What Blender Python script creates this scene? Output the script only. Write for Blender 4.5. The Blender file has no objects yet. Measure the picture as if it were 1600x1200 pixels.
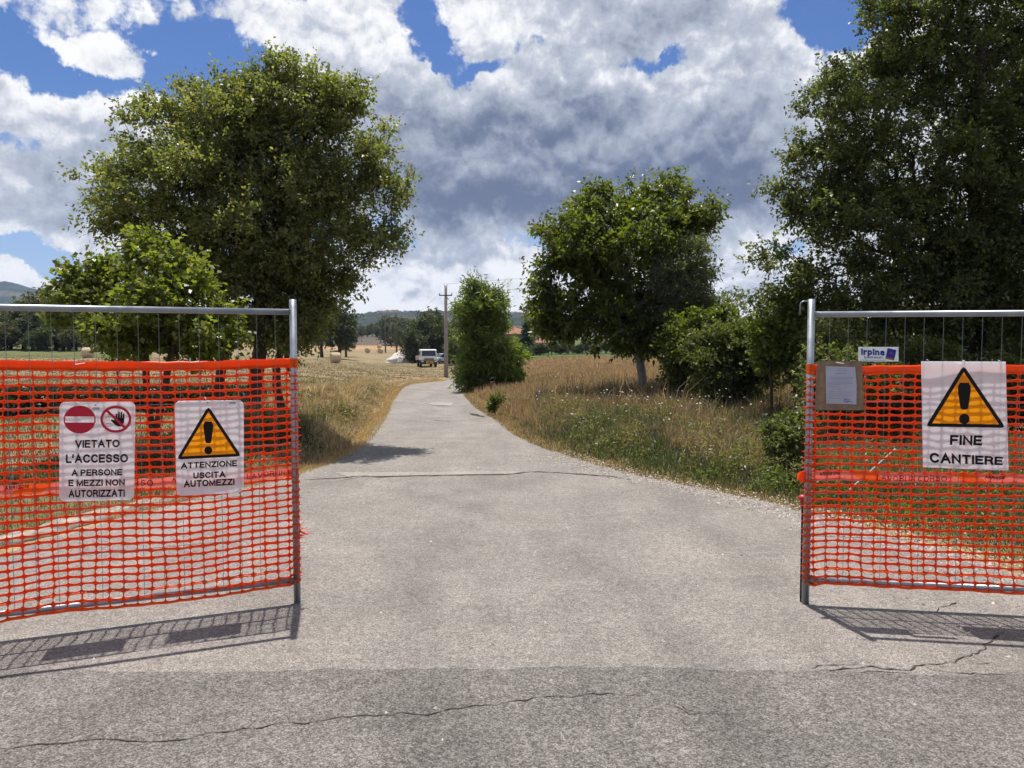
import bpy, math, random
import numpy as np
from mathutils import Vector, Matrix
random.seed(7)
rng = np.random.default_rng(7)
SC = bpy.context.scene
COL = SC.collection
R = math.radians

# ------------------------------------------------------------------ camera
CAMZ = 1.70
PITCH = R(3.0)
cam = bpy.data.cameras.new('camera')
cam.sensor_width = 36.0
cam.lens = 27.0
cam.clip_start = 0.05
cam.clip_end = 20000
camo = bpy.data.objects.new('camera', cam)
COL.objects.link(camo)
camo.location = (0, 0, CAMZ)
camo.rotation_euler = (R(90) - PITCH, 0, 0)
SC.camera = camo

# ------------------------------------------------------------------ exposure
SC.view_settings.view_transform = 'Standard'
SC.view_settings.look = 'None'
SC.view_settings.gamma = 1.0
SC.view_settings.use_curve_mapping = False
SC.view_settings.exposure = 0.50
SC.cycles.max_bounces = 8
SC.cycles.diffuse_bounces = 3
SC.cycles.transmission_bounces = 4
SC.cycles.transparent_max_bounces = 8
SC.cycles.volume_bounces = 0

# ------------------------------------------------------------------ sun
SUNDIR = Vector((-0.15, 0.62, 1.98)).normalized()      # towards the sun
sl = bpy.data.lights.new('sun', 'SUN')
sl.energy = 4.6
sl.angle = R(0.53)
sl.color = (1.0, 0.955, 0.89)
so = bpy.data.objects.new('sun', sl)
COL.objects.link(so)
so.rotation_euler = (-SUNDIR).to_track_quat('-Z', 'Y').to_euler()
SUN_EL = math.asin(SUNDIR.z)
SUN_ROT = math.atan2(SUNDIR.x, SUNDIR.y)

# ------------------------------------------------------------------ world: Nishita sky with drifting cumulus
def AE(px, py):
    """photo pixel -> (azimuth, elevation)"""
    u = (px - 800) / 1200.0
    v = (600 - py) / 1200.0
    d = Vector((u, math.cos(PITCH) + v * math.sin(PITCH), -math.sin(PITCH) + v * math.cos(PITCH))).normalized()
    return math.atan2(d.x, d.y), math.asin(d.z)

world = bpy.data.worlds.new('World')
SC.world = world
world.use_nodes = True
nt = world.node_tree
nt.nodes.clear()
N = nt.nodes
L = nt.links

def nd(t, **k):
    n = N.new(t)
    for a, b in k.items():
        setattr(n, a, b)
    return n

def plug(sock, v):
    if hasattr(v, 'is_output'):
        L.new(v, sock)
    elif isinstance(v, (tuple, list)) and len(v) == 3 and sock.type == 'RGBA':
        sock.default_value = (*v, 1)
    else:
        sock.default_value = v

def mth(op, a, b=0.0, c=0.0, clamp=False):
    n = nd('ShaderNodeMath', operation=op)
    n.use_clamp = clamp
    plug(n.inputs[0], a); plug(n.inputs[1], b)
    if op in ('MULTIPLY_ADD',):
        plug(n.inputs[2], c)
    return n.outputs[0]

def sstep(v, lo, hi, a=0.0, b=1.0):
    n = nd('ShaderNodeMapRange', interpolation_type='SMOOTHSTEP')
    plug(n.inputs['Value'], v)
    n.inputs['From Min'].default_value = lo
    n.inputs['From Max'].default_value = hi
    n.inputs['To Min'].default_value = a
    n.inputs['To Max'].default_value = b
    return n.outputs['Result']

def mixc(f, a, b):
    n = nd('ShaderNodeMix', data_type='RGBA')
    plug(n.inputs[0], f); plug(n.inputs[6], a); plug(n.inputs[7], b)
    return n.outputs[2]

def fbm(vec, scale, detail, rough=0.55, loc=(0, 0, 0)):
    m = nd('ShaderNodeMapping')
    L.new(vec, m.inputs[0])
    m.inputs['Location'].default_value = loc
    n = nd('ShaderNodeTexNoise', noise_dimensions='2D')
    n.inputs['Scale'].default_value = scale
    n.inputs['Detail'].default_value = detail
    n.inputs['Roughness'].default_value = rough
    L.new(m.outputs[0], n.inputs['Vector'])
    return n

tc = nd('ShaderNodeTexCoord')
sep = nd('ShaderNodeSeparateXYZ')
L.new(tc.outputs['Generated'], sep.inputs[0])
az = mth('ARCTAN2', sep.outputs[0], sep.outputs[1])
el = mth('ARCSINE', sep.outputs[2])
comb = nd('ShaderNodeCombineXYZ')
L.new(az, comb.inputs[0]); L.new(el, comb.inputs[1])
P0 = comb.outputs[0]
# billowy warp of the cloud coordinates
def warped(vec, sc, det, amt, loc):
    wn = fbm(vec, sc, det, 0.6, loc)
    wv = nd('ShaderNodeVectorMath', operation='SUBTRACT')
    L.new(wn.outputs['Color'], wv.inputs[0]); wv.inputs[1].default_value = (0.5, 0.5, 0.5)
    ws = nd('ShaderNodeVectorMath', operation='SCALE')
    L.new(wv.outputs[0], ws.inputs[0]); ws.inputs['Scale'].default_value = amt
    wa = nd('ShaderNodeVectorMath', operation='ADD')
    L.new(vec, wa.inputs[0]); L.new(ws.outputs[0], wa.inputs[1])
    return wa.outputs[0]
PW = warped(P0, 7.0, 6, 0.14, (3.1, 1.7, 0))

def blob(px, py, rx, ry, w, vec=None):
    a, e = AE(px, py)
    m = nd('ShaderNodeMapping')
    L.new(vec or PW, m.inputs[0])
    sx, sy = 1200.0 / rx, 1200.0 / ry
    m.inputs['Scale'].default_value = (sx, sy, 0.0)
    m.inputs['Location'].default_value = (-a * sx, -e * sy, 0.0)
    ln = nd('ShaderNodeVectorMath', operation='LENGTH')
    L.new(m.outputs[0], ln.inputs[0])
    return sstep(ln.outputs['Value'], 0.0, 1.3, w, 0.0)

def total(lst):
    t = lst[0]
    for x in lst[1:]:
        t = mth('ADD', t, x)
    return t

# where cloud is thick (positive) or open blue (negative)
cov = total([blob(*b) for b in [
    (920, 215, 470, 190, 1.1), (640, 190, 200, 150, 0.6), (1180, 190, 180, 200, 0.6),
    (90, 165, 260, 85, 0.9), (270, 165, 110, 75, 0.6), (60, 320, 260, 80, 0.9), (210, 280, 200, 120, .6),
    (930, 0, 420, 60, 0.8), (470, 15, 200, 50, 0.8), (185, 65, 62, 22, 0.85), (105, 55, 30, 24, 0.65), (480, 100, 140, 60, .9),
    (740, 455, 280, 70, 0.95), (700, 395, 130, 32, 0.5), (1150, 455, 110, 55, 0.8), (1150, 350, 90, 40, 0.4),
    (600, 430, 60, 60, .5), (60, 450, 120, 25, 0.7), (1600, 200, 250, 500, .6), (20, 8, 70, 34, .9),
    (60, 85, 230, 60, -1.0), (290, 80, 130, 50, -0.8), (370, 105, 60, 45, -0.5),
    (640, 50, 80, 46, -1.1), (760, 80, 130, 22, -0.75), (860, 70, 90, 20, -0.55), (1030, 85, 110, 24, -0.75), (1300, 20, 90, 60, -1.3),
    (60, 225, 80, 28, -0.7), (60, 400, 170, 34, -1.0), (625, 372, 60, 26, -0.9), (545, 60, 50, 20, -.4),
    (1160, 402, 100, 24, -0.7), (820, 385, 70, 14, -0.5), (560, 210, 60, 60, .3), (640, 432, 70, 12, -.8), (780, 440, 60, 9, -.6), (600, 470, 60, 8, -.6), (400, 440, 200, 60, .5),
]])
# cauliflower: rounded puffs at several sizes, compressed towards the horizon
PS = nd('ShaderNodeMapping'); L.new(warped(P0, 16.0, 5, 0.05, (1.1, 5.7, 0)), PS.inputs[0]); PS.inputs['Scale'].default_value = (1, 1.25, 1)
def puffs(scale, det, dy):
    m = nd('ShaderNodeMapping'); L.new(PS.outputs[0], m.inputs[0]); m.inputs['Location'].default_value = (.3, dy, 0)
    v = nd('ShaderNodeTexVoronoi', feature='F1', voronoi_dimensions='2D'); L.new(m.outputs[0], v.inputs['Vector'])
    v.inputs['Scale'].default_value = scale; v.inputs['Detail'].default_value = det; v.inputs['Roughness'].default_value = .62
    v.inputs['Lacunarity'].default_value = 2.1
    if 'Randomness' in v.inputs: v.inputs['Randomness'].default_value = 1.0
    v.normalize = True
    return mth('SUBTRACT', 1.0, v.outputs['Distance'])
pa = puffs(9.0, 4, 0.0)
pb = puffs(9.0, 3, 0.016)
fn = fbm(P0, 5.5, 10, 0.60, (0.4, 0.2, 0))
fine = fn.outputs['Fac']
fb = fbm(P0, 22.0, 8, 0.65, (7.4, 2.2, 0))
fn2 = fbm(P0, 8.0, 9, 0.62, (2.4, 0.2, 0)); fn3 = fbm(P0, 8.0, 6, 0.62, (2.4, 0.222, 0))
dens = mth('ADD', cov, mth('MULTIPLY', mth('SUBTRACT', fine, 0.5), 2.2))
dens = mth('ADD', dens, mth('MULTIPLY', mth('SUBTRACT', pa, 0.62), 1.3))
dens = mth('ADD', dens, mth('MULTIPLY', mth('SUBTRACT', fb.outputs['Fac'], 0.5), 1.0))
dens = mth('ADD', dens, 0.10)
alpha = sstep(dens, 0.02, 0.42)
core = total([blob(*b) for b in [
    (900, 325, 460, 75, 0.95), (690, 335, 260, 70, 0.55), (1130, 310, 290, 95, 0.6), (660, 225, 220, 110, 0.5), (920, 215, 520, 160, 1.30),
    (60, 325, 250, 42, 0.9), (150, 250, 190, 30, 0.45), (700, 402, 120, 16, 0.6), (560, 5, 180, 26, 0.2), (1180, 160, 120, 60, .3), (700, 470, 520, 50, -.7), (600, 110, 220, 40, -.4), (1000, 120, 300, 30, -.35), (120, 120, 200, 30, -.5),
    (1080, 0, 260, 44, 0.9), (1150, 450, 60, 22, .5), (660, 458, 100, 16, .5), (60, 185, 260, 70, .45), (860, 408, 60, 12, .4),
]])
# thin rims are bright, thick middles grey; bumps are lit from above
thick = sstep(dens, 0.35, 2.2, 0.0, 0.42)
dark = mth('ADD', mth('ADD', core, thick), 0.14)
rel = mth('MULTIPLY', mth('SUBTRACT', pa, pb), 2.6)
rel = mth('ADD', rel, mth('MULTIPLY', mth('SUBTRACT', fn2.outputs['Fac'], fn3.outputs['Fac']), 2.8))
dark = mth('SUBTRACT', dark, rel)
dark = mth('SUBTRACT', dark, mth('MULTIPLY', mth('SUBTRACT', pa, .62), .55))
dark = mth('ADD', dark, mth('MULTIPLY', mth('SUBTRACT', fb.outputs['Fac'], 0.5), .45))
dk = nd('ShaderNodeMapRange'); L.new(dark, dk.inputs['Value']); dk.inputs['From Min'].default_value = -0.25; dk.inputs['From Max'].default_value = 2.5; dk = dk.outputs['Result']
cw = mixc(sstep(dk, 0.0, 0.42), (1.0, 1.0, 1.0), (0.50, 0.54, 0.63))
cg = mixc(sstep(dk, 0.30, 1.0), cw, (0.125, 0.16, 0.255))
sky = nd('ShaderNodeTexSky', sky_type='NISHITA')
sky.sun_disc = False
sky.sun_elevation = SUN_EL
sky.sun_rotation = SUN_ROT
sky.air_density = 1.0
sky.dust_density = 0.6
sky.ozone_density = 2.0
STR = 0.085
hs = nd('ShaderNodeHueSaturation')
hs.inputs['Saturation'].default_value = 1.12
L.new(sky.outputs[0], hs.inputs['Color'])
hm = nd('ShaderNodeMix', data_type='RGBA', blend_type='MULTIPLY')
hm.inputs[0].default_value = 1.0
L.new(hs.outputs[0], hm.inputs[6]); hm.inputs[7].default_value = (0.42, 0.55, 0.80, 1)
vm = nd('ShaderNodeVectorMath', operation='SCALE')
L.new(cg, vm.inputs[0]); vm.inputs['Scale'].default_value = 0.72 / STR
skyc = mixc(sstep(el, -0.02, 0.30, 0.85, 0.0), hm.outputs[2], (0.33 / STR, 0.45 / STR, 0.64 / STR))
bgcol = mixc(alpha, skyc, vm.outputs[0])
bg = nd('ShaderNodeBackground')
L.new(bgcol, bg.inputs['Color'])
bg.inputs['Strength'].default_value = STR
wo = nd('ShaderNodeOutputWorld')
L.new(bg.outputs[0], wo.inputs['Surface'])

# ------------------------------------------------------------------ measuring helpers
def ray(px, py):
    u = (px - 800) / 1200.0
    v = (600 - py) / 1200.0
    return Vector((u, math.cos(PITCH) + v * math.sin(PITCH), -math.sin(PITCH) + v * math.cos(PITCH)))

def W(px, py, y):
    d = ray(px, py)
    t = y / d.y
    return Vector((d.x * t, y, CAMZ + d.z * t))

def G(px, py, z=0.0):
    d = ray(px, py)
    t = (z - CAMZ) / d.z
    return Vector((d.x * t, d.y * t, z))

# ------------------------------------------------------------------ object helpers
def tag(o, label=None, cat=None, group=None, kind=None):
    if label: o['label'] = label
    if cat: o['category'] = cat
    if group: o['group'] = group
    if kind: o['kind'] = kind
    return o

def empty(name, loc=(0, 0, 0), rz=0.0):
    o = bpy.data.objects.new(name, None)
    o.location = loc
    o.rotation_euler = (0, 0, rz)
    o.empty_display_size = 0.2
    COL.objects.link(o)
    return o

def link(name, me, m=None, parent=None):
    o = bpy.data.objects.new(name, me)
    COL.objects.link(o)
    if m is not None and not me.materials:
        for q in (m if isinstance(m, (list, tuple)) else [m]):
            me.materials.append(q)
    if parent is not None:
        o.parent = parent
    return o

class MB:
    def __init__(s):
        s.v = []; s.f = []; s.mi = []; s.cur = 0
    def face(s, idx):
        s.f.append(tuple(idx)); s.mi.append(s.cur)
    def poly(s, pts):
        b = len(s.v)
        s.v += [tuple(p) for p in pts]
        s.face(range(b, b + len(pts)))
    def box(s, c, d, rot=None, taper=1.0):
        b = len(s.v)
        hx, hy, hz = d[0] / 2, d[1] / 2, d[2] / 2
        for z in (-1, 1):
            k = taper if z > 0 else 1.0
            for x, y in ((-1, -1), (1, -1), (1, 1), (-1, 1)):
                p = Vector((x * hx * k, y * hy * k, z * hz))
                if rot is not None: p = rot @ p
                s.v.append(tuple(p + Vector(c)))
        for q in ((3, 2, 1, 0), (4, 5, 6, 7), (0, 1, 5, 4), (1, 2, 6, 5), (2, 3, 7, 6), (3, 0, 4, 7)):
            s.face([b + i for i in q])
    def tube(s, pts, r, n=8, cap=True):
        pts = [Vector(p) for p in pts]
        rs = r if isinstance(r, (list, tuple)) else [r] * len(pts)
        b = len(s.v)
        for i, p in enumerate(pts):
            t = (pts[min(i + 1, len(pts) - 1)] - pts[max(i - 1, 0)]).normalized()
            a = t.cross(Vector((0, 0, 1)))
            if a.length < 0.05: a = t.cross(Vector((0, 1, 0)))
            a.normalize(); c = t.cross(a)
            for k in range(n):
                w = 2 * math.pi * k / n
                s.v.append(tuple(p + (a * math.cos(w) + c * math.sin(w)) * rs[i]))
        for i in range(len(pts) - 1):
            for k in range(n):
                s.face([b + i * n + k, b + i * n + (k + 1) % n, b + (i + 1) * n + (k + 1) % n, b + (i + 1) * n + k])
        if cap:
            s.face([b + k for k in range(n)][::-1])
            s.face([b + (len(pts) - 1) * n + k for k in range(n)])
    def prism(s, prof, x0, x1):
        """profile in (y,z) extruded along x"""
        b = len(s.v); n = len(prof)
        for x in (x0, x1):
            s.v += [(x, p[0], p[1]) for p in prof]
        s.face([b + i for i in range(n)])
        s.face([b + n + i for i in range(n)][::-1])
        for i in range(n):
            j = (i + 1) % n
            s.face([b + i, b + n + i, b + n + j, b + j])
    def build(s, name, m, parent=None, smooth=False, bevel=0.0):
        me = bpy.data.meshes.new(name)
        me.from_pydata(s.v, [], s.f)
        ms = m if isinstance(m, (list, tuple)) else [m]
        for q in ms: me.materials.append(q)
        if len(ms) > 1:
            me.polygons.foreach_set('material_index', s.mi)
        if smooth:
            me.polygons.foreach_set('use_smooth', [True] * len(me.polygons))
        me.update()
        o = link(name, me, None, parent)
        if bevel:
            bm = o.modifiers.new('bevel', 'BEVEL')
            bm.width = bevel; bm.segments = 2; bm.limit_method = 'ANGLE'
        return o

def npmesh(name, V, F, m=None, col=None, parent=None, smooth=False):
    """V (n,3); F (m,k) equal sized faces; col (n,3) per vertex"""
    V = np.asarray(V, dtype=np.float32); F = np.asarray(F, dtype=np.int32)
    me = bpy.data.meshes.new(name)
    k = F.shape[1]
    me.vertices.add(len(V)); me.vertices.foreach_set('co', V.ravel())
    me.loops.add(F.size); me.loops.foreach_set('vertex_index', F.ravel())
    me.polygons.add(len(F))
    me.polygons.foreach_set('loop_start', np.arange(0, F.size, k, dtype=np.int32))
    if smooth:
        me.polygons.foreach_set('use_smooth', np.ones(len(F), dtype=bool))
    me.update(calc_edges=True)
    if col is not None:
        a = me.attributes.new('Col', 'FLOAT_COLOR', 'POINT')
        c = np.ones((len(V), 4), dtype=np.float32); c[:, :3] = col
        a.data.foreach_set('color', c.ravel())
    return link(name, me, m, parent)

# ------------------------------------------------------------------ materials
class NT:
    def __init__(s, name):
        s.m = bpy.data.materials.new(name); s.m.use_nodes = True
        s.t = s.m.node_tree; s.t.nodes.clear()
        s.out = s.t.nodes.new('ShaderNodeOutputMaterial')
    def n(s, t, **k):
        x = s.t.nodes.new(t)
        for a, b in k.items(): setattr(x, a, b)
        return x
    def set(s, sock, v):
        if hasattr(v, 'is_output'): s.t.links.new(v, sock)
        elif isinstance(v, (tuple, list)) and len(v) == 3 and sock.type == 'RGBA': sock.default_value = (*v, 1)
        else: sock.default_value = v
    def pos(s):
        return s.n('ShaderNodeNewGeometry').outputs['Position']
    def obj(s):
        return s.n('ShaderNodeTexCoord').outputs['Object']
    def noise(s, vec, sc, det=3, ro=.55, out='Fac'):
        x = s.n('ShaderNodeTexNoise'); s.set(x.inputs['Vector'], vec)
        x.inputs['Scale'].default_value = sc; x.inputs['Detail'].default_value = det; x.inputs['Roughness'].default_value = ro
        return x.outputs[out]
    def vor(s, vec, sc, out='Color', feat='F1'):
        x = s.n('ShaderNodeTexVoronoi', feature=feat); s.set(x.inputs['Vector'], vec); x.inputs['Scale'].default_value = sc
        return x.outputs[out]
    def ramp(s, v, lo, hi, a=0., b=1.):
        x = s.n('ShaderNodeMapRange'); s.set(x.inputs['Value'], v)
        for i, q in zip(('From Min', 'From Max', 'To Min', 'To Max'), (lo, hi, a, b)): x.inputs[i].default_value = q
        return x.outputs['Result']
    def math(s, op, a, b=0.):
        x = s.n('ShaderNodeMath', operation=op); s.set(x.inputs[0], a); s.set(x.inputs[1], b); return x.outputs[0]
    def mix(s, f, a, b, mode='MIX'):
        x = s.n('ShaderNodeMix', data_type='RGBA', blend_type=mode); s.set(x.inputs[0], f); s.set(x.inputs[6], a); s.set(x.inputs[7], b)
        return x.outputs[2]
    def attr(s, nm='Col'):
        return s.n('ShaderNodeAttribute', attribute_name=nm).outputs['Color']
    def bump(s, h, st=.3, dist=.01):
        x = s.n('ShaderNodeBump'); s.set(x.inputs['Height'], h); x.inputs['Strength'].default_value = st; x.inputs['Distance'].default_value = dist
        return x.outputs[0]
    def bsdf(s, col, rough=.8, metal=0., spec=.3, normal=None):
        x = s.n('ShaderNodeBsdfPrincipled'); s.set(x.inputs['Base Color'], col); s.set(x.inputs['Roughness'], rough)
        x.inputs['Metallic'].default_value = metal; x.inputs['Specular IOR Level'].default_value = spec
        if normal is not None: s.set(x.inputs['Normal'], normal)
        return x.outputs[0]
    def transl(s, col):
        x = s.n('ShaderNodeBsdfTranslucent'); s.set(x.inputs['Color'], col); return x.outputs[0]
    def mixs(s, f, a, b):
        x = s.n('ShaderNodeMixShader'); s.set(x.inputs[0], f); s.set(x.inputs[1], a); s.set(x.inputs[2], b); return x.outputs[0]
    def done(s, sh):
        s.t.links.new(sh, s.out.inputs['Surface']); return s.m

def simple(name, col, rough=.6, metal=0., spec=.4, var=.12, sc=6., bump=0.):
    t = NT(name); p = t.obj()
    n = t.noise(p, sc, 4)
    f = t.ramp(n, .3, .7, 1 - var, 1 + var)
    c = t.mix(1.0, col, f, 'MULTIPLY')
    nm = t.bump(t.noise(p, sc * 6, 3), bump, .005) if bump else None
    return t.done(t.bsdf(c, t.ramp(n, .3, .7, rough - .08, rough + .08), metal, spec, nm))

def leafmat(name, tint=(1, 1, 1), tr=.5, gloss=.45, tcol=(1.5, 1.7, .55)):
    t = NT(name)
    c = t.mix(1.0, t.attr(), tint, 'MULTIPLY')
    tc_ = t.mix(1.0, c, tcol, 'MULTIPLY')
    return t.done(t.mixs(tr, t.bsdf(c, gloss, 0, .5), t.transl(tc_)))

def translmat(name, col, tr=.45, rough=.5, tcol=None):
    t = NT(name); p = t.obj()
    f = t.ramp(t.noise(p, 9., 3), .3, .7, .93, 1.05)
    c = t.mix(1.0, col, f, 'MULTIPLY')
    return t.done(t.mixs(tr, t.bsdf(c, rough, 0, .3), t.transl(tcol or c)))

M = {}
M['galv'] = simple('galvanised_steel', (.30, .32, .345), .42, .75, .5, .18, 9.)
M['galv_wire'] = simple('galvanised_wire', (.20, .21, .21), .6, .3, .4, .1, 9.)
M['rust_rod'] = simple('dark_rebar', (.035, .03, .028), .7, .3, .3, .3, 30.)
M['red_plastic'] = simple('red_plastic', (.5, .015, .03), .35, 0, .5, .08, 6.)
M['net'] = translmat('orange_net_plastic', (.92, .100, .012), .45, .4, (1., .125, .010))
M['net_strip'] = translmat('orange_net_selvedge', (.92, .13, .014), .5, .4, (1., .17, .014))
M['band_pink'] = translmat('pink_printed_band', (.86, .19, .13), .5, .4, (1., .24, .17))
M['band_orange'] = translmat('orange_printed_band', (.92, .11, .018), .5, .4, (1., .14, .02))
M['band_ink'] = simple('band_ink', (.10, .012, .012), .6, 0, .2, .05)
M['sign_white'] = translmat('white_sign_plastic', (.90, .90, .91), .58, .3, (.97, .97, .97))
M['sign_black'] = simple('black_print', (.012, .011, .012), .6, 0, .15, .05)
M['sign_yellow'] = translmat('amber_print', (1., .40, .006), .55, .5, (1., .42, .006))
M['sign_red'] = simple('red_print', (.55, .006, .03), .5, 0, .4, .05)
M['sign_grey'] = simple('grey_print', (.35, .35, .37), .35, 0, .4, .05)
M['paper'] = translmat('white_paper', (.78, .77, .90), .5, .8)
M['ink_faint'] = simple('faint_print', (.38, .36, .46), .8, 0, .1, .05)
M['blue_print'] = simple('blue_print', (.02, .018, .26), .4, 0, .4, .05)
M['board_white'] = translmat('white_board', (.82, .86, .86), .4, .35)
M['brown_print'] = simple('brown_print', (.30, .11, .035), .5, 0, .3, .2, 40.)
t = NT('cardboard'); p = t.obj()
c = t.mix(t.ramp(t.noise(p, 30., 4), .3, .7), (.17, .105, .065), (.27, .185, .12))
M['tape_brown'] = simple('brown_packing_tape', (.24, .15, .085), .35, 0, .4, .2, 30.)
M['cardboard'] = t.done(t.bsdf(c, .55, 0, .3, t.bump(t.noise(p, 60., 3), .3, .004)))
M['concrete'] = simple('pole_concrete', (.27, .25, .23), .9, 0, .2, .18, 3., .3)
M['dark_metal'] = simple('dark_metal', (.06, .06, .06), .5, .6, .4, .15)
M['porcelain'] = simple('insulator', (.25, .2, .17), .3, 0, .5, .05)
M['wood_pole'] = simple('wood_pole', (.13, .10, .075), .9, 0, .2, .2, 5.)
M['truck_white'] = simple('truck_white_paint', (.68, .69, .68), .32, 0, .5, .08, 2.)
M['truck_grey'] = simple('truck_bed_paint', (.40, .36, .33), .5, 0, .4, .2, 2.)
M['glass'] = simple('dark_glass', (.025, .03, .035), .08, 0, .8, .05)
M['black_rubber'] = simple('black_rubber', (.018, .018, .018), .8, 0, .2, .1)
M['black_plastic'] = simple('black_plastic', (.03, .03, .032), .5, 0, .4, .1)
M['plate_orange'] = simple('amber_panel', (.55, .30, .06), .5, 0, .3, .1)
M['lamp'] = simple('lamp_glass', (.7, .72, .75), .15, 0, .7, .05)
M['car_blue'] = simple('pale_blue_paint', (.46, .58, .66), .3, 0, .6, .05)
M['digger'] = simple('digger_paint', (.16, .05, .035), .5, 0, .4, .2)
M['heap'] = simple('white_rubble', (.55, .50, .45), .9, 0, .2, .2, 2., .5)
M['plaster'] = simple('buff_plaster', (.50, .38, .26), .9, 0, .2, .1, 1.)
M['plaster_pale'] = simple('pale_plaster', (.52, .46, .38), .9, 0, .2, .08, 1.)
M['roof'] = simple('terracotta_roof', (.26, .125, .085), .85, 0, .2, .25, 3.)
M['roof_dull'] = simple('weathered_roof', (.30, .21, .16), .9, 0, .1, .2)
M['shutter'] = simple('brown_shutter', (.06, .035, .025), .6, 0, .3, .1)
M['eave'] = simple('eave_timber', (.12, .07, .05), .7, 0, .3, .1)
M['stem'] = simple('green_stem', (.11, .12, .05), .8, 0, .2, .1)
M['umbel'] = translmat('white_petals', (.75, .74, .66), .35, .7)

def barkmat(name, a, b):
    t = NT(name); p = t.pos()
    mp = t.n('ShaderNodeMapping'); t.t.links.new(p, mp.inputs[0]); mp.inputs['Scale'].default_value = (1, 1, .25)
    n = t.noise(mp.outputs[0], 22., 5, .65)
    return t.done(t.bsdf(t.mix(t.ramp(n, .3, .7), a, b), .9, 0, .15, t.bump(n, .7, .03)))
M['bark_dark'] = barkmat('dark_bark', (.035, .028, .022), (.10, .08, .06))
M['bark_grey'] = barkmat('grey_bark', (.17, .155, .14), (.40, .37, .34))
M['leaf'] = leafmat('leaf')
M['leaf_bright'] = leafmat('bright_leaf', (1, 1, 1), .5, .4)
M['leaf_far'] = leafmat('far_leaf', (1, 1, 1), .3, .7)
M['grass'] = leafmat('grass_blade', (1, 1, 1), .4, .6, (1.2, 1.15, .8))

# asphalt
def asphalt(name, base, dark, contrast, chip, stain=.25):
    t = NT(name); p = t.pos()
    v = t.vor(p, chip, 'Color')
    sp = t.n('ShaderNodeSeparateColor'); t.t.links.new(v, sp.inputs[0])
    chipv = t.ramp(sp.outputs[0], 0, 1, 1 - contrast, 1 + contrast)
    edge = t.ramp(t.vor(p, chip, 'Distance'), 0.0, .75, 1.12, .55)
    # second, larger and sparser aggregate
    v2 = t.vor(p, chip * .42, 'Color')
    sp2 = t.n('ShaderNodeSeparateColor'); t.t.links.new(v2, sp2.inputs[0])
    big = t.ramp(sp2.outputs[1], .0, 1., 1 - contrast * .35, 1 + contrast * .35)
    mott = t.ramp(t.noise(p, 14., 5, .6), .3, .7, .86, 1.14)
    st = t.ramp(t.noise(p, .9, 6, .62), .32, .68, 1 - stain, 1 + stain * .6)
    # long wear tracks along the travel direction
    mp = t.n('ShaderNodeMapping'); t.t.links.new(p, mp.inputs[0]); mp.inputs['Scale'].default_value = (1.1, .16, 1)
    tr = t.ramp(t.noise(mp.outputs[0], 1.4, 3, .5), .35, .65, 1 - stain * .6, 1 + stain * .4)
    c = t.mix(t.ramp(t.noise(p, 2.3, 4), .35, .65), base, dark)
    arcs = []
    for (cx_, cy_, r_, w_) in ((5.6, 4.4, 5.3, .28), (5.6, 4.4, 3.9, .24), (-6.0, 3.6, 5.6, .22), (-6.0, 3.6, 7.0, .26), (8.5, 5.5, 9.2, .3)):
        q = t.n('ShaderNodeVectorMath', operation='DISTANCE'); t.t.links.new(p, q.inputs[0]); q.inputs[1].default_value = (cx_, cy_, 0)
        d_ = t.math('ABSOLUTE', t.math('SUBTRACT', q.outputs['Value'], r_))
        d_ = t.math('ADD', d_, t.math('MULTIPLY', t.math('SUBTRACT', t.noise(p, 2.2, 4), .5), .5))
        arcs.append(t.ramp(d_, 0., w_, .90, 1.))
    for f in arcs + [chipv, edge, big, mott, st, tr]:
        c = t.mix(1.0, c, f, 'MULTIPLY')
    h = t.vor(p, chip, 'Distance')
    return t.done(t.bsdf(c, .9, 0, .18, t.bump(h, .55, .006)))
M['asphalt_side'] = asphalt('worn_pale_asphalt', (.322, .292, .260), (.290, .264, .238), .34, 130., .16)
M['asphalt_main'] = asphalt('coarse_grey_asphalt', (.222, .204, .186), (.190, .176, .162), .50, 125., .2)
M['patch'] = asphalt('smooth_repair_patch', (.40, .365, .32), (.37, .335, .295), .2, 130., .1)
M['crack'] = simple('crack_dirt', (.055, .048, .042), 1., 0, .05, .3, 20.)
t = NT('gravel_stone'); p = t.pos()
M['gravel'] = t.done(t.bsdf(t.mix(1., t.attr(), t.ramp(t.noise(p, 60., 3), .3, .7, .8, 1.2), 'MULTIPLY'), .9, 0, .2))
M['kerb'] = simple('old_concrete_kerb', (.27, .24, .20), .95, 0, .1, .6, 5., .6)

# ground: colour attribute with soil grain
t = NT('field_soil'); p = t.pos()
g1 = t.ramp(t.noise(p, 3.2, 7, .7), .28, .72, .74, 1.24)
g2 = t.ramp(t.noise(p, .22, 5, .6), .3, .7, .82, 1.16)
g3 = t.ramp(t.noise(p, 38., 4, .65), .28, .72, .6, 1.4)
mp = t.n('ShaderNodeMapping'); t.t.links.new(p, mp.inputs[0]); mp.inputs['Scale'].default_value = (.12, 1.3, 1); mp.inputs['Rotation'].default_value = (0, 0, .35)
g4 = t.ramp(t.noise(mp.outputs[0], 1.1, 4, .6), .3, .7, .86, 1.12)
c = t.attr()
for f in (g1, g2, g3, g4): c = t.mix(1., c, f, 'MULTIPLY')
M['ground'] = t.done(t.bsdf(c, 1., 0, .05, t.bump(t.noise(p, 14., 6, .7), .8, .05)))

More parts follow.
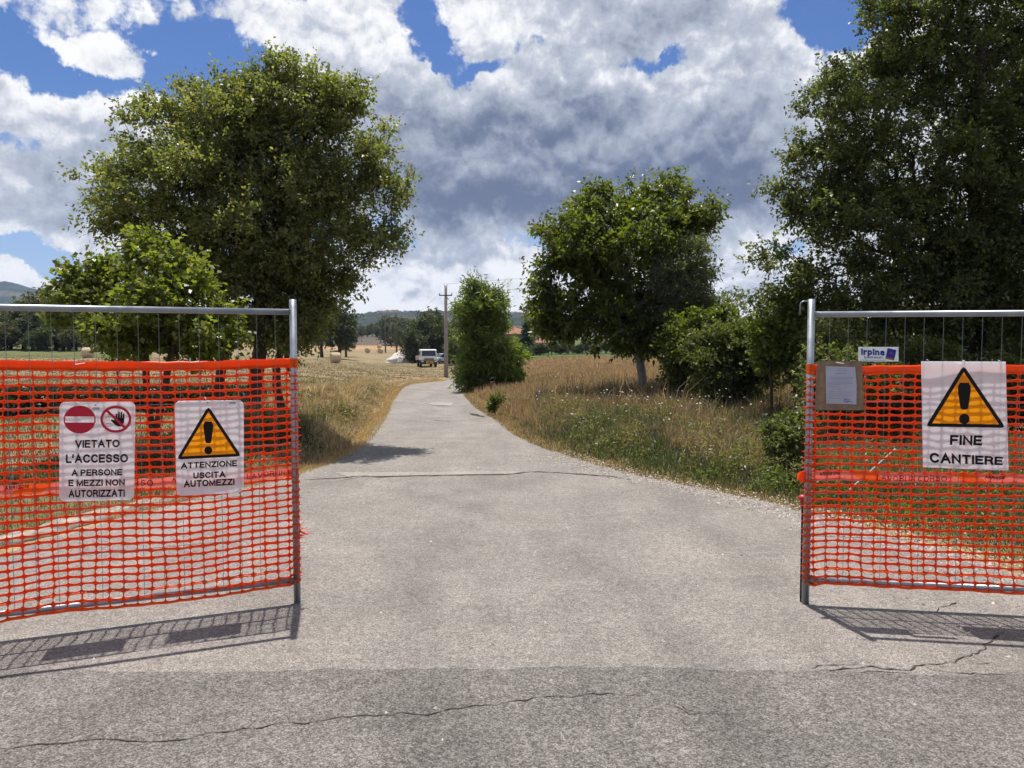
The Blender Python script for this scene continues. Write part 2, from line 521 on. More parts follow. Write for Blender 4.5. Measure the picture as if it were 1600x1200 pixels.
t = NT('wooded_hillside'); p = t.pos()
n1 = t.noise(p, .011, 8, .7)
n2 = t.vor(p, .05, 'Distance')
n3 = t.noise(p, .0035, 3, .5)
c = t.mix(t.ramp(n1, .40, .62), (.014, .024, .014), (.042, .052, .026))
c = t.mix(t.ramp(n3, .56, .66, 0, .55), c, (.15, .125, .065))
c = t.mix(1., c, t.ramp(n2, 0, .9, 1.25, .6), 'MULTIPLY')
M['hill'] = t.done(t.bsdf(c, 1., 0, .05, t.bump(n1, 1., 12.)))

# ------------------------------------------------------------------ height of the land
TD = np.array([9, 13, 19, 27, 34, 47, 58, 68, 100, 132, 180, 220, 320, 500, 800, 1500, 6000.])
TP = np.array([-1200, 0, 300, 480, 590, 700, 790, 900, 1100, 1400, 2800.])
TZ = np.array([
    # -1200   0    300   480   590   700   790   900  1100  1400 2800
    [0,      0,    0,    0,    0,    0,    0,    0,   0,    0,   0],
    [0,      0,    0,    0,    0,    0,    0,    .02, .03,  .02, 0],
    [0,      0,    0,   -.02, -.12, -.25, -.15,  .0,  .08,  .05, 0],
    [0,      0,    0,   -.05, -.30, -.58, -.42, -.1,  .1,   .05, 0],
    [0,      0,    0,   -.10, -.40, -.72, -.55, -.2,  .05,  .05, 0],
    [0,      0,    0,   -.15, -.55, -.95, -.85, -.45,-.1,   0,   0],
    [0,      0,   -.02, -.20, -.70, -1.15,-.95, -.55,-.2,   0,   0],
    [0,      0,   -.05, -.30, -.85, -1.30,-1.1, -.60,-.3,   0,   0],
    [0,     -.08, -.20, -.45,-1.15, -1.45,-1.2, -.65,-.4,   0,   0],
    [.8,     .8,   .3,  -.45,-1.15, -1.3, -1.0, -.55,-.4,   0,   0],
    [2,      2,    1,   -.55, -.9,  -.9,  -.2,   .1,  .2,   .3,  .5],
    [3,      3,    1.5, -.7,  -.7,  -.7,  .5,    .8,  1,    1,   1],
    [5,      5,    3,    .7,   .6,   .6,  2,     2.5, 3,    3,   3],
    [9,      9,    8,    7.2,  7.0,  6.5, 6,     6,   6,    6,   6],
    [14,     14,   13,   11,   11,   10,  8,     8,   8,    8,   8],
    [26,     26,   22,   20,   18,   16,  14,    14,  14,   14,  14],
    [26,     26,   22,   20,   18,   16,  14,    14,  14,   14,  14.]])

def hbase(x, y):
    x = np.asarray(x, float); y = np.asarray(y, float)
    yy = np.maximum(y, 1e-3)
    px = 800 + 1200 * x / np.maximum(yy, 6.0)
    px = np.clip(px, TP[0], TP[-1])
    ld = np.log(np.clip(yy, TD[0], TD[-1])); lt = np.log(TD)
    i = np.clip(np.searchsorted(lt, ld) - 1, 0, len(TD) - 2)
    j = np.clip(np.searchsorted(TP, px) - 1, 0, len(TP) - 2)
    a = (ld - lt[i]) / (lt[i + 1] - lt[i]); b = (px - TP[j]) / (TP[j + 1] - TP[j])
    return (TZ[i, j] * (1 - a) * (1 - b) + TZ[i + 1, j] * a * (1 - b) + TZ[i, j + 1] * (1 - a) * b + TZ[i + 1, j + 1] * a * b)

# side road outline (left edge then right edge), metres
LE = [(-14, 3.5), (-9, 3.7), (-6.2, 4.1), (-4.9, 4.8), (-4.2, 5.8), (-3.95, 7.0), (-3.65, 8.0), (-3.2, 9.0), (-2.8, 9.9), (-2.58, 11), (-2.5, 12.2),
      (-2.62, 14), (-2.85, 16), (-3.2, 19), (-3.75, 23), (-4.3, 27), (-5.1, 34), (-5.9, 41), (-6.1, 47), (-5.8, 53), (-5.2, 59), (-4.8, 66), (-4.7, 74), (-5.0, 84), (-6.4, 92)]
RE = [(14, 3.5), (8, 3.9), (5.2, 4.2), (4.1, 4.9), (3.72, 5.5), (3.5, 6.5), (2.95, 7.76), (2.66, 8.35), (2.24, 8.95), (1.63, 9.8), (1.08, 10.85), (.47, 12.5),
      (.15, 14), (-.1, 16), (-.4, 19), (-.85, 23), (-1.3, 27), (-2.0, 34), (-2.7, 41), (-2.9, 47), (-2.6, 53), (-2.0, 59), (-1.8, 66), (-1.7, 74), (-2.0, 84), (-3.4, 92)]
def densify(pl, step=.35, jit=0.0):
    out = []
    for a, b in zip(pl[:-1], pl[1:]):
        n = max(1, int(math.dist(a, b) / (step * (1 + a[1] * .05))))
        for k in range(n):
            f = k / n
            out.append((a[0] + (b[0] - a[0]) * f + random.uniform(-jit, jit), a[1] + (b[1] - a[1]) * f + random.uniform(-jit, jit)))
    out.append(pl[-1]); return out
def smoothpl(pl, it=2):
    for _ in range(it):
        o = [pl[0]]
        for a, b in zip(pl[:-1], pl[1:]):
            o.append((a[0] * .75 + b[0] * .25, a[1] * .75 + b[1] * .25)); o.append((a[0] * .25 + b[0] * .75, a[1] * .25 + b[1] * .75))
        o.append(pl[-1]); pl = o
    return pl
LEs, REs = smoothpl(LE), smoothpl(RE)
def xof(pl, y):
    ys = np.array([p[1] for p in pl]); xs = np.array([p[0] for p in pl])
    o = np.argsort(ys); return np.interp(y, ys[o], xs[o])
def road_gap(x, y):
    """metres outside the side road (negative inside)"""
    l = xof(LEs, y); r = xof(REs, y)
    g = np.maximum(l - x, x - r)
    g = np.where(y < 3.6, -1.0, g)
    return g
def H(x, y):
    x = np.asarray(x, float); y = np.asarray(y, float)
    g = road_gap(x, y)
    z = hbase(x, y)
    near = np.clip((80 - y) / 30, 0, 1)
    bank = np.clip((g - .15) / 1.4, 0, 1)
    bank = bank * bank * (3 - 2 * bank)
    left = x < xof(LEs, y)
    amp = np.where(left, .22, .16) * np.clip((y - 6) / 6, 0, 1)
    z = z + bank * amp * near
    z = z + np.where(g > .5, 1, 0) * np.clip((g - .5) / 2, 0, 1) * .05 * (np.sin(x * 1.3 + y * .4) + np.sin(x * .5 - y * .9)) * np.clip(y / 10, 0, 1)
    return z
def Hs(x, y): return float(H(x, y))

# ground sheet: fan of rings from behind the camera to the horizon
aa = np.radians(np.concatenate([np.linspace(-180, -60, 30)[:-1], np.linspace(-60, 60, 360), np.linspace(60, 180, 30)[1:]]))
rr = np.concatenate([[.4, 1.2, 2.0], np.geomspace(2.6, 30, 150), np.geomspace(30.6, 6500, 170)])
A_, R_ = np.meshgrid(aa, rr)
X = R_ * np.sin(A_); Y = R_ * np.cos(A_)
Z = H(X, np.where(Y > 0, Y, 0.01)) - .035
g = road_gap(X, Y)
Z = np.where(g < .25, Z - .01, Z)
nA, nR = len(aa), len(rr)
V = np.stack([X.ravel(), Y.ravel(), Z.ravel()], 1)
ii, jj = np.meshgrid(np.arange(nR - 1), np.arange(nA - 1), indexing='ij')
b0 = (ii * nA + jj).ravel()
F = np.stack([b0, b0 + nA, b0 + nA + 1, b0 + 1], 1)
def lerp(a, b, f): return a * (1 - f[..., None]) + b * f[..., None]
def vnoise(x, y, s, seed=0):
    """cheap smooth value noise"""
    r0 = np.random.default_rng(seed).random((64, 64))
    u = x / s; v = y / s
    i = np.floor(u).astype(int); j = np.floor(v).astype(int); a = u - i; b = v - j
    a = a * a * (3 - 2 * a); b = b * b * (3 - 2 * b)
    q = lambda p, q_: r0[p % 64, q_ % 64]
    return q(i, j) * (1 - a) * (1 - b) + q(i + 1, j) * a * (1 - b) + q(i, j + 1) * (1 - a) * b + q(i + 1, j + 1) * a * b
def ground_colour(x, y):
    px = 800 + 1200 * x / np.maximum(y, 3)
    left = x < xof(LEs, np.clip(y, 3.5, 90)) + 0
    tan = np.array([.25, .19, .115]); olive = np.array([.150, .135, .072]); straw = np.array([.50, .36, .19])
    green = np.array([.075, .10, .032]); red = np.array([.255, .165, .092]); brown = np.array([.105, .088, .070])
    n = vnoise(x, y, 3.5, 1) * .6 + vnoise(x, y, 1.1, 2) * .4
    nb = vnoise(x, y, 14, 3)
    c = np.broadcast_to(tan, x.shape + (3,)).copy()
    c = lerp(c, np.broadcast_to(olive, c.shape), np.clip((n * .5 + nb * .5 - .42) * 4, 0, 1) * .6)
    # right hand field, dry reddish
    c = np.where((~left)[..., None], lerp(np.broadcast_to(red, c.shape), np.broadcast_to(tan, c.shape), np.clip(n, 0, 1)), c)
    gr = (~left) & (y < 22)
    f = np.clip((22 - y) / 8, 0, 1) * np.clip(.35 + n * .6, 0, 1)
    c = np.where(gr[..., None], lerp(c, np.broadcast_to(green * 1.2, c.shape), f), c)
    # near left field, greener close by
    f = np.where(left, np.clip((26 - y) / 12, 0, 1) * np.clip(n * 1.1 - .1, 0, 1), 0) * .75
    c = lerp(c, np.broadcast_to(green * 1.35, c.shape), f)
    # far strips seen between the bales
    c = np.where((left & (y > 255) & (y < 330))[..., None], np.array([.33, .215, .115]), c)
    c = np.where((left & (y >= 330) & (y < 520))[..., None], brown * (0.9 + .3 * n[..., None]), c)
    c = np.where((left & (px < 240) & (y > 96))[..., None], np.array([.12, .13, .055]), c)
    c = np.where((y >= 520)[..., None], np.array([.085, .095, .045]) * (0.7 + .7 * vnoise(x, y, 60, 5)[..., None]), c)
    c = np.where(((~left) & (y > 128) & (y < 520))[..., None], np.array([.075, .10, .04]) * (.8 + .5 * n[..., None]), c)
    gp = road_gap(x, y)
    f = np.clip(1 - np.abs(gp - .1) / .42, 0, 1) * np.clip((90 - y) / 20, 0, 1) * np.where(left, 1, .75)
    c = lerp(c, np.broadcast_to(straw, c.shape), f)
    return c
gc = ground_colour(V[:, 0], V[:, 1])
tag(npmesh('ground', V, F, M['ground'], gc, smooth=True), kind='structure')

# ------------------------------------------------------------------ roads
def strip_sheet(name, left, right, zf, m, lift):
    n = len(left); K = 9
    V = []; F = []
    for (a, b) in zip(left, right):
        for k in range(K):
            f = k / (K - 1)
            x = a[0] + (b[0] - a[0]) * f; y = a[1] + (b[1] - a[1]) * f
            V.append((x, y, float(hbase(x, y)) + lift))
    for i in range(n - 1):
        for k in range(K - 1):
            F.append((i * K + k, i * K + k + 1, (i + 1) * K + k + 1, (i + 1) * K + k))
    return npmesh(name, V, F, m, smooth=True)
ys = np.concatenate([np.arange(3.6, 12, .12), np.arange(12, 30, .4), np.arange(30, 90, 1.2)])
lx = xof(LEs, ys); rx_ = xof(REs, ys)
jl = np.array([random.uniform(-1, 1) for _ in ys]) * .05; jr = np.array([random.uniform(-1, 1) for _ in ys]) * .05
ll = [(a + q, y) for a, q, y in zip(lx, jl, ys)]; rl = [(a + q, y) for a, q, y in zip(rx_, jr, ys)]
side = strip_sheet('side_road', ll, rl, None, M['asphalt_side'], 0.0)
tag(side, kind='structure')
# main road crossing in front, its ragged edge lapping over the side road
V = []; F = []
xs = np.concatenate([np.arange(-60, -5, .5), np.arange(-5, 5, .05), np.arange(5, 60.01, .5)])
for x in xs:
    e = 3.93 + .018 * (vnoise(np.array([x + 90.]), np.array([.5]), .17, 77)[0] - .5) * 2 + .03 * (vnoise(np.array([x + 90.]), np.array([3.5]), .6, 78)[0] - .5) + .008 * math.sin(x * 5.1) + .02 * math.sin(x * 1.7 + 1) + random.uniform(-.008, .008) - .05 * max(0, (x - 1.6)) * (1 if x < 3 else 0) - (.07 if x >= 3 else 0)
    for y in (-6.0, -2.0, 1.0, 2.5, e - .06, e):
        V.append((x, y, .006 if y < e else .001))
for i in range(len(xs) - 1):
    for k in range(5):
        b = i * 6 + k
        F.append((b, b + 6, b + 7, b + 1))
tag(npmesh('main_road', V, F, M['asphalt_main'], smooth=True), kind='structure')

def ground_strip(name, pxs, width, lift, m, parent, jit=.25, zf=None):
    pts = [G(*p) for p in pxs]
    V = []; F = []
    dens = []
    for a, b in zip(pts[:-1], pts[1:]):
        n = max(2, int((b - a).length / (.035 if a.y < 6 else .08)))
        for k in range(n): dens.append(a.lerp(b, k / n))
    dens.append(pts[-1])
    off = 0
    for i, p in enumerate(dens):
        t_ = (dens[min(i + 1, len(dens) - 1)] - dens[max(i - 1, 0)])
        t_ = Vector((t_.x, t_.y, 0)).normalized(); nrm = Vector((-t_.y, t_.x, 0))
        off = off * .82 + random.uniform(-.019, .019)
        w = width * random.choice((.5, 1, 1, 1.5)) * random.uniform(1 - jit, 1 + jit) * (min(1, i / 5, (len(dens) - 1 - i) / 5) * .9 + .1)
        for s in (-1, 1):
            q = p + nrm * (off + s * w / 2)
            z = float(hbase(q.x, q.y)) + lift
            V.append((q.x, q.y, z))
    for i in range(len(dens) - 1):
        F.append((2 * i, 2 * i + 1, 2 * i + 3, 2 * i + 2))
    return npmesh(name, V, F, m, None, parent)
road = side
C = [
    ([(468, 750), (520, 748), (560, 744), (600, 745), (700, 743), (800, 741), (830, 738), (870, 739), (900, 742), (960, 745), (990, 751)], .045, .004),
    ([(1040, 1098), (1080, 1115), (1110, 1119), (1140, 1118)], .007, .009),
    ([(1253, 1056), (1275, 1053), (1300, 1055), (1319, 1045), (1359, 1039), (1381, 1044), (1419, 1046), (1437, 1039), (1481, 1036), (1506, 1031), (1540, 1022), (1545, 1009), (1559, 994), (1569, 984)], .008, .004),
    ([(1562, 1000), (1575, 1010), (1587, 1016), (1605, 1026)], .006, .004),
    ([(1545, 1022), (1570, 1030), (1600, 1036)], .006, .004),
    ([(1462, 958), (1475, 948), (1490, 940), (1500, 944)], .014, .004),
    ([(1320, 1046), (1345, 1052), (1372, 1050), (1400, 1056), (1440, 1052)], .007, .004),
    ([(1437, 1039), (1450, 1046), (1478, 1050), (1520, 1048), (1560, 1054), (1604, 1050)], .008, .004),
    ([(1506, 1031), (1530, 1038), (1562, 1036)], .007, .004),
    ([(1559, 994), (1580, 1002), (1604, 1004)], .008, .004),
    ([(560, 745), (530, 752), (500, 753)], .02, .004),
    ([(1259, 1050), (1290, 1040), (1340, 1036)], .008, .004),
    ([(733, 626), (745, 632), (756, 638)], .12, .006),
]
for pts, w, lf in C:
    ground_strip('crack', pts, w, lf, M['crack'], road, .45)
mainr = bpy.data.objects['main_road']
for pts, w in [([(-20, 1176), (60, 1168), (120, 1162), (200, 1158), (300, 1146), (380, 1140), (450, 1132), (520, 1126), (600, 1121), (680, 1113), (760, 1100), (820, 1092), (880, 1087), (950, 1086), (1020, 1083)], .0065),
               ([(1040, 1098), (1080, 1115), (1110, 1119), (1140, 1118)], .005)]:
    ground_strip('crack', pts, w, .009, M['crack'], mainr, .45)
def patch(pxs, parent, lift=.003, m=None):
    pts = [G(*p) for p in pxs]
    V = [(p.x, p.y, float(hbase(p.x, p.y)) + lift) for p in pts]
    return npmesh('repair_patch', V, [list(range(len(V)))], m or M['patch'], None, parent)
patch([(522, 738), (600, 738), (700, 737.5), (800, 736.5), (815, 738), (800, 740.5), (700, 742), (600, 744), (545, 745.5)], road)
def patchz(pxs, parent, z):
    V = []
    for p in pxs:
        q = G(p[0], p[1], z)
        q = G(p[0], p[1], float(hbase(q.x, q.y)))
        q = G(p[0], p[1], float(hbase(q.x, q.y)))
        V.append((q.x, q.y, float(hbase(q.x, q.y)) + .012))
    return npmesh('repair_patch', V, [list(range(len(V)))], M['patch'], None, parent)
patchz([(664, 630), (690, 629), (710, 630), (705, 634), (680, 634)], road, -.5)
patchz([(678, 657), (706, 657), (704, 658.5), (680, 658.2)], road, -.3)
patchz([(668, 612.5), (678, 612), (678, 614), (670, 614)], road, -.8)

# old pale kerb on the left verge
def kerb(pts, w, h, name):
    V = []; F = []
    for i, p in enumerate(pts):
        a = pts[max(0, i - 1)]; b = pts[min(len(pts) - 1, i + 1)]
        tx, ty = b[0] - a[0], b[1] - a[1]; l = math.hypot(tx, ty); nx, ny = -ty / l, tx / l
        z0 = Hs(p[0], p[1]) - .1
        for (o, dz) in ((-w / 2, 0), (-w / 2, h + .1), (w / 2, h + .1), (w / 2, 0)):
            V.append((p[0] + nx * o, p[1] + ny * o, z0 + dz + (random.uniform(-.012, .012) if dz else 0)))
    for i in range(len(pts) - 1):
        for k in range(4):
            F.append((i * 4 + k, i * 4 + (k + 1) % 4, i * 4 + 4 + (k + 1) % 4, i * 4 + 4 + k))
    o = npmesh(name, V, F, M['kerb']); return tag(o, kind='structure')
kp = [(p[0] - .28, p[1] + .08) for p in densify([(-5.6, 4.6), (-4.6, 5.4), (-4.25, 6.2), (-3.95, 7.2), (-3.6, 8.2), (-3.25, 8.9)], .16, .045)]
kerb(kp, .30, .0, 'kerb')
kp = [(p[0] - .25, p[1]) for p in densify([(-5.95, 41), (-6.2, 47), (-5.9, 53), (-5.3, 59), (-4.9, 66), (-4.8, 72)], .8, .05)]
kerb(kp, .22, .02, 'kerb')

# ------------------------------------------------------------------ hills
def hill(name, prof, d0, d1, zbase, seed):
    pxs = np.arange(-1500, 3101, 9.0)
    top = np.interp(pxs, [p[0] for p in prof], [p[1] for p in prof])
    r = np.random.default_rng(seed)
    K = 26
    V = []
    for i, (px, ty) in enumerate(zip(pxs, top)):
        for k in range(K):
            f = k / (K - 1)
            d = d0 + (d1 - d0) * f
            zt = CAMZ + (537 - ty) / 1200 * d1
            s = f * f * (3 - 2 * f)
            x = (px - 800) / 1200 * d
            z = zbase + (zt - zbase) * (s * .75 + f * .25)
            z += 9 * math.sin(x * .006 + k * .9) * f * (1 - f) + 6 * math.sin(x * .017 - k * .5) * f * (1 - f)
            if k >= K - 3: z += r.random() ** 3 * 7 + r.random() * 2.5
            V.append((x, d, z))
        V.append(((px - 800) / 1200 * d1, d1 + 300, zbase))
    K += 1; F = []
    for i in range(len(pxs) - 1):
        for k in range(K - 1):
            b = i * K + k; F.append((b, b + K, b + K + 1, b + 1))
    return tag(npmesh(name, V, F, M['hill'], smooth=False), kind='structure')
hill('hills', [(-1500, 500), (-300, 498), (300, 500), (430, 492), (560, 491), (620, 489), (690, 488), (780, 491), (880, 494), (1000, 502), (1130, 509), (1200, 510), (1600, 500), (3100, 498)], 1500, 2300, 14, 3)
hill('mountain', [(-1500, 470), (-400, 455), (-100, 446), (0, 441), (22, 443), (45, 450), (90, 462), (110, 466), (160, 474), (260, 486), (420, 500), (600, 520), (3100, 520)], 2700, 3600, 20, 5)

# ------------------------------------------------------------------ vegetation
def tubes_np(P, par, rad, n=5):
    """frusta from parent to node for each edge"""
    idx = np.where(par >= 0)[0]
    a = P[par[idx]]; b = P[idx]
    d = b - a; ln = np.linalg.norm(d, axis=1, keepdims=True); d = d / np.maximum(ln, 1e-6)
    up = np.where(np.abs(d[:, 2:3]) > .9, np.array([[1., 0, 0]]), np.array([[0, 0, 1.]]))
    u = np.cross(d, up); u /= np.linalg.norm(u, axis=1, keepdims=True); v = np.cross(d, u)
    rb = rad[idx]; ra = np.minimum(rad[par[idx]], rb * 1.7)
    a = a - d * ra[:, None] * .3
    w = np.arange(n) * 2 * np.pi / n
    ring = u[:, None, :] * np.cos(w)[None, :, None] + v[:, None, :] * np.sin(w)[None, :, None]
    VA = a[:, None, :] + ring * ra[:, None, None]; VB = b[:, None, :] + ring * rb[:, None, None]
    V = np.concatenate([VA, VB], 1).reshape(-1, 3)
    base = (np.arange(len(idx)) * 2 * n)[:, None]
    k = np.arange(n)[None, :]; k2 = (k + 1) % n
    F = np.stack([base + k, base + k2, base + n + k2, base + n + k], 2).reshape(-1, 4)
    return V, F

def unit(v): return v / np.maximum(np.linalg.norm(v, axis=-1, keepdims=True), 1e-9)

def leaves_np(pos, axis, size, width, col, r, up=.55, droop=.0):
    n = len(pos)
    axis = unit(axis)
    nr = unit(r.normal(size=(n, 3)) * .75 + np.array([0, 0, up]))
    side = unit(np.cross(axis, nr)); nr = np.cross(side, axis)
    s = (size * r.uniform(.65, 1.3, n))[:, None]; w = s * width
    tip = pos + axis * s - np.array([0, 0, 1.]) * s * droop
    mid = pos + axis * s * .45
    V = np.stack([pos, mid + side * w * .5 + nr * s * .1, tip, mid - side * w * .5 + nr * s * .1], 1).reshape(-1, 3)
    F = np.arange(4 * n).reshape(-1, 4)
    C_ = np.repeat(col, 4, axis=0)
    return V, F, C_

def grow(trunks, attract, tipr, trunk_r, r, alpha=.28, step=.45):
    P = []; par = []; path = []
    for tr in trunks:
        prev = -1
        for i, q in enumerate(tr):
            P.append(q); par.append(prev)
            path.append(0 if prev < 0 else path[prev] + np.linalg.norm(np.array(q) - np.array(P[prev])))
            prev = len(P) - 1
    nt_ = len(P)
    tops = np.array([tr[-1] for tr in trunks])
    attract = attract[np.argsort(np.min(np.linalg.norm(attract[:, None] - tops[None], axis=2), axis=1))]
    cap = nt_ + len(attract) * 4
    PA = np.zeros((cap, 3)); PA[:nt_] = P
    pathA = np.zeros(cap); pathA[:nt_] = path
    ok = np.zeros(cap, bool)
    k = 0
    for tr in trunks:
        for i in range(len(tr)):
            ok[k] = i >= len(tr) * .45; k += 1
    n = nt_
    ends = []
    for q in attract:
        if n > cap - 6: break
        dv = PA[:n] - q
        dd = np.sqrt((dv ** 2).sum(1))
        cost = dd + alpha * pathA[:n] + np.where(PA[:n, 2] > q[2], (PA[:n, 2] - q[2]) * .7, 0)
        cost[~ok[:n]] = 1e9
        j = int(np.argmin(cost)); d = dd[j]
        m_ = int(min(3, d / step))
        prev = j
        for s in range(m_ + 1):
            f = (s + 1) / (m_ + 1)
            pt = PA[j] * (1 - f) + q * f
            if s < m_: pt = pt + r.normal(size=3) * d * .05 + np.array([0, 0, d * .06])
            PA[n] = pt; par.append(prev); pathA[n] = pathA[prev] + np.linalg.norm(pt - PA[prev]); ok[n] = True
            prev = n; n += 1
        ends.append(prev)
    PA = PA[:n]; par = np.array(par)
    A2 = np.zeros(n)
    nchild = np.bincount(par[par >= 0], minlength=n)
    A2[nchild == 0] = tipr ** 2.2
    order = np.argsort(-np.arange(n))
    for i in order:
        if par[i] >= 0: A2[par[i]] += A2[i]
    rad = A2 ** (1 / 2.2)
    mx = rad.max()
    rad = np.where(rad > tipr * 1.5, tipr * 1.5 + (rad - tipr * 1.5) * (trunk_r - tipr * 1.5) / max(mx - tipr * 1.5, 1e-6), rad)
    k = 0
    for tr in trunks:
        for i in range(len(tr)):
            rad[k] = max(rad[k], trunk_r * (1 - .35 * i / len(tr)) * (1.0 if tr is trunks[0] else .75)); k += 1
        rad[k - len(tr)] *= 1.3
    return PA, par, rad, np.array(ends)

def in_blobs(blobs, n, r, shell=.42, clump=0):
    if clump:
        m = max(6, n // clump); c = in_blobs(blobs, m, r, .36)
        B = np.array(blobs); sz = (B[:, 3] * B[:, 4] * B[:, 5]) ** (1 / 3)
        tot = (sz ** 3).sum() ** (1 / 3)
        sg = tot / m ** (1 / 3) * .46
        k = r.integers(0, m, n); w = r.uniform(.6, 1.25, m)
        return c[k] + r.normal(size=(n, 3)) * np.array([1, 1, .62]) * (sg * w[k])[:, None]
    """points in a union of ellipsoids (cx,cy,cz,rx,ry,rz)"""
    B = np.array(blobs)
    w = (B[:, 3] * B[:, 4] * B[:, 5]) ** .8; w /= w.sum()
    k = r.choice(len(B), n, p=w)
    d = unit(r.normal(size=(n, 3)))
    q = r.random(n) ** shell
    return B[k, :3] + d * q[:, None] * B[k, 3:]

def tree(name, label, cat, D, blobs_px, trunks_px, trunk_r, nodes, twigs, leaves, lsize, cols, seed,
         width=.55, mat='leaf', bark='bark_dark', depth=.9, twlen=.32, group=None, droop=.1, up=.55, base=None, sparse=0.0, upt=.25, clump=8, floor_px=None):
    r = np.random.default_rng(seed)
    bl = []
    for b in blobs_px:
        px, py, rx, ry = b[:4]; off = b[4] if len(b) > 4 else 0.
        c = W(px, py, D + off)
        k = (D + off) / 1200
        bl.append((c.x, c.y, c.z, rx * k, (rx + ry) / 2 * k * depth, ry * k))
    trs = []
    for tr in trunks_px:
        pts = []
        for i, q in enumerate(tr):
            p_ = W(q[0], q[1], D + (q[2] if len(q) > 2 else 0))
            pts.append([p_.x, p_.y, p_.z])
        z0 = Hs(pts[0][0], pts[0][1])
        pts[0][2] = z0 - .08
        if len(pts) > 1 and pts[1][2] < z0 + .1: pts[1][2] = z0 + .3
        # densify
        o = []
        for a, b in zip(pts[:-1], pts[1:]):
            for f in (0, .5): o.append([a[i] * (1 - f) + b[i] * f + (r.normal() * trunk_r * .25 if f else 0) for i in range(3)])
        o.append(pts[-1]); trs.append(o)
    org = Vector(trs[0][0]) + Vector((0, 0, .08))
    att = in_blobs(bl, nodes, r, clump=clump)
    att = att[att[:, 2] > org.z + .15]
    if floor_px: att = att[att[:, 2] > CAMZ + (537 - floor_px) / 1200 * D + r.normal(0, .12, len(att))]
    if False:
        nn = vnoise(att[:, 0] + 50, att[:, 2] + 50, .9, seed) * .6 + vnoise(att[:, 0] + 50 + att[:, 1], att[:, 2] + 50, .45, seed + 1) * .4
        att = att[nn > sparse]
    P, par, rad, ends = grow(trs, att, .0045 * max(1, D / 14), trunk_r, r)
    root = empty(name, org)
    tag(root, label, cat, group)
    o3 = np.array(org)
    V, F = tubes_np(P - o3, par, rad, 6)
    nE = len(F) // 6
    # trunk: the drawn trunk polylines plus thick limbs; branches: the rest
    eidx = np.where(par >= 0)[0]
    tk = rad > trunk_r * .33
    for q in range(len(par)):
        if par[q] >= 0: tk[q] = tk[q] and tk[par[q]]
    thick = tk[eidx]
    fm = np.repeat(thick, 6)
    link('trunk', npm('trunk', V, F[fm], M[bark], smooth=True), None, root)
    if (~fm).any(): link('branches', npm('branches', V, F[~fm], M[bark], smooth=True), None, root)['kind'] = 'stuff'
    # twigs carrying leaves
    E = P[ends] - o3
    ctr = np.average(E, axis=0)
    outd = unit(P[ends] - P[par[ends]]) * .8 + unit(E - ctr) * .5
    tp = np.repeat(E, twigs, 0); td = np.repeat(outd, twigs, 0)
    td = unit(td + r.normal(size=td.shape) * .75 + np.array([0, 0, upt]))
    tl = twlen * r.uniform(.5, 1.4, len(tp))
    tip = tp + td * tl[:, None]
    # thin twig tubes: 3 sided
    tb = r.random(len(cols_arr(cols))) if False else None
    lp = np.repeat(tp, leaves, 0); ld = np.repeat(td, leaves, 0); ll_ = np.repeat(tl, leaves)
    f = r.uniform(.1, 1.05, len(lp))
    pos = lp + ld * (ll_ * f)[:, None] + r.normal(size=lp.shape) * twlen * .10
    ax = unit(ld * .6 + r.normal(size=ld.shape) * .7)
    ca = np.array(cols)
    ci = r.integers(0, len(ca), len(tp))
    base_c = ca[ci] * r.uniform(.78, 1.22, (len(tp), 1))
    lc = np.repeat(base_c, leaves, 0) * r.uniform(.75, 1.25, (len(lp), 1))
    V, F, C_ = leaves_np(pos, ax, lsize, width, lc, r, up, droop)
    me = npm('crown', V, F, M[mat], C_)
    link('crown', me, None, root)
    return root
def cols_arr(c): return c
def npm(name, V, F, m=None, col=None, smooth=False):
    o = npmesh(name, V, F, m, col, None, smooth); me = o.data
    bpy.data.objects.remove(o); return me

DG = [(.092, .108, .038), (.112, .122, .044), (.075, .092, .032), (.14, .142, .056)]
OAK = [(.180, .180, .072), (.150, .160, .062), (.215, .205, .088), (.125, .140, .056)]
BR = [(.145, .165, .034), (.165, .185, .040), (.120, .142, .030), (.18, .185, .05)]
WN = [(.098, .120, .024), (.118, .138, .030), (.078, .098, .020), (.140, .148, .036)]
GY = [(.110, .120, .085), (.130, .140, .10), (.095, .11, .07)]
YG = [(.135, .158, .040), (.16, .178, .048), (.115, .14, .036)]

tree('broadleaf_tree', 'tall broad-crowned tree with small dark leaves, its trunk right of the ATTENZIONE sign', 'tree', 13.3,
     [(425, 185, 100, 75), (430, 130, 40, 35), (520, 165, 45, 50), (300, 215, 85, 65), (310, 160, 40, 32), (510, 240, 95, 90), (250, 295, 85, 60), (188, 325, 36, 24), (200, 250, 50, 38),
      (380, 330, 180, 110), (545, 320, 68, 58), (592, 305, 26, 24), (570, 385, 36, 38), (420, 470, 100, 85), (330, 440, 90, 60), (495, 440, 45, 52), (545, 420, 28, 28), (375, 250, 120, 90), (445, 500, 60, 42), (380, 510, 60, 40), (470, 350, 110, 90), (340, 300, 90, 80), (430, 420, 100, 50), (350, 400, 80, 50), (185, 320, 44, 28), (225, 350, 56, 40), (470, 150, 50, 40), (360, 190, 60, 50), (270, 380, 90, 50), (560, 260, 45, 40)],
     [[(395, 700), (396, 640), (402, 575), (412, 500), (408, 420)], [(335, 690, .6), (334, 640, .6), (346, 575, .5), (360, 500, .3), (330, 400, .2)], [(440, 690, 1.2), (441, 640, 1.2), (432, 575, 1.2), (445, 500, 1), (480, 420, .8)]],
       .12, 2500, 6, 11, .070, OAK, 11, floor_px=548, twlen=.30, sparse=.27)
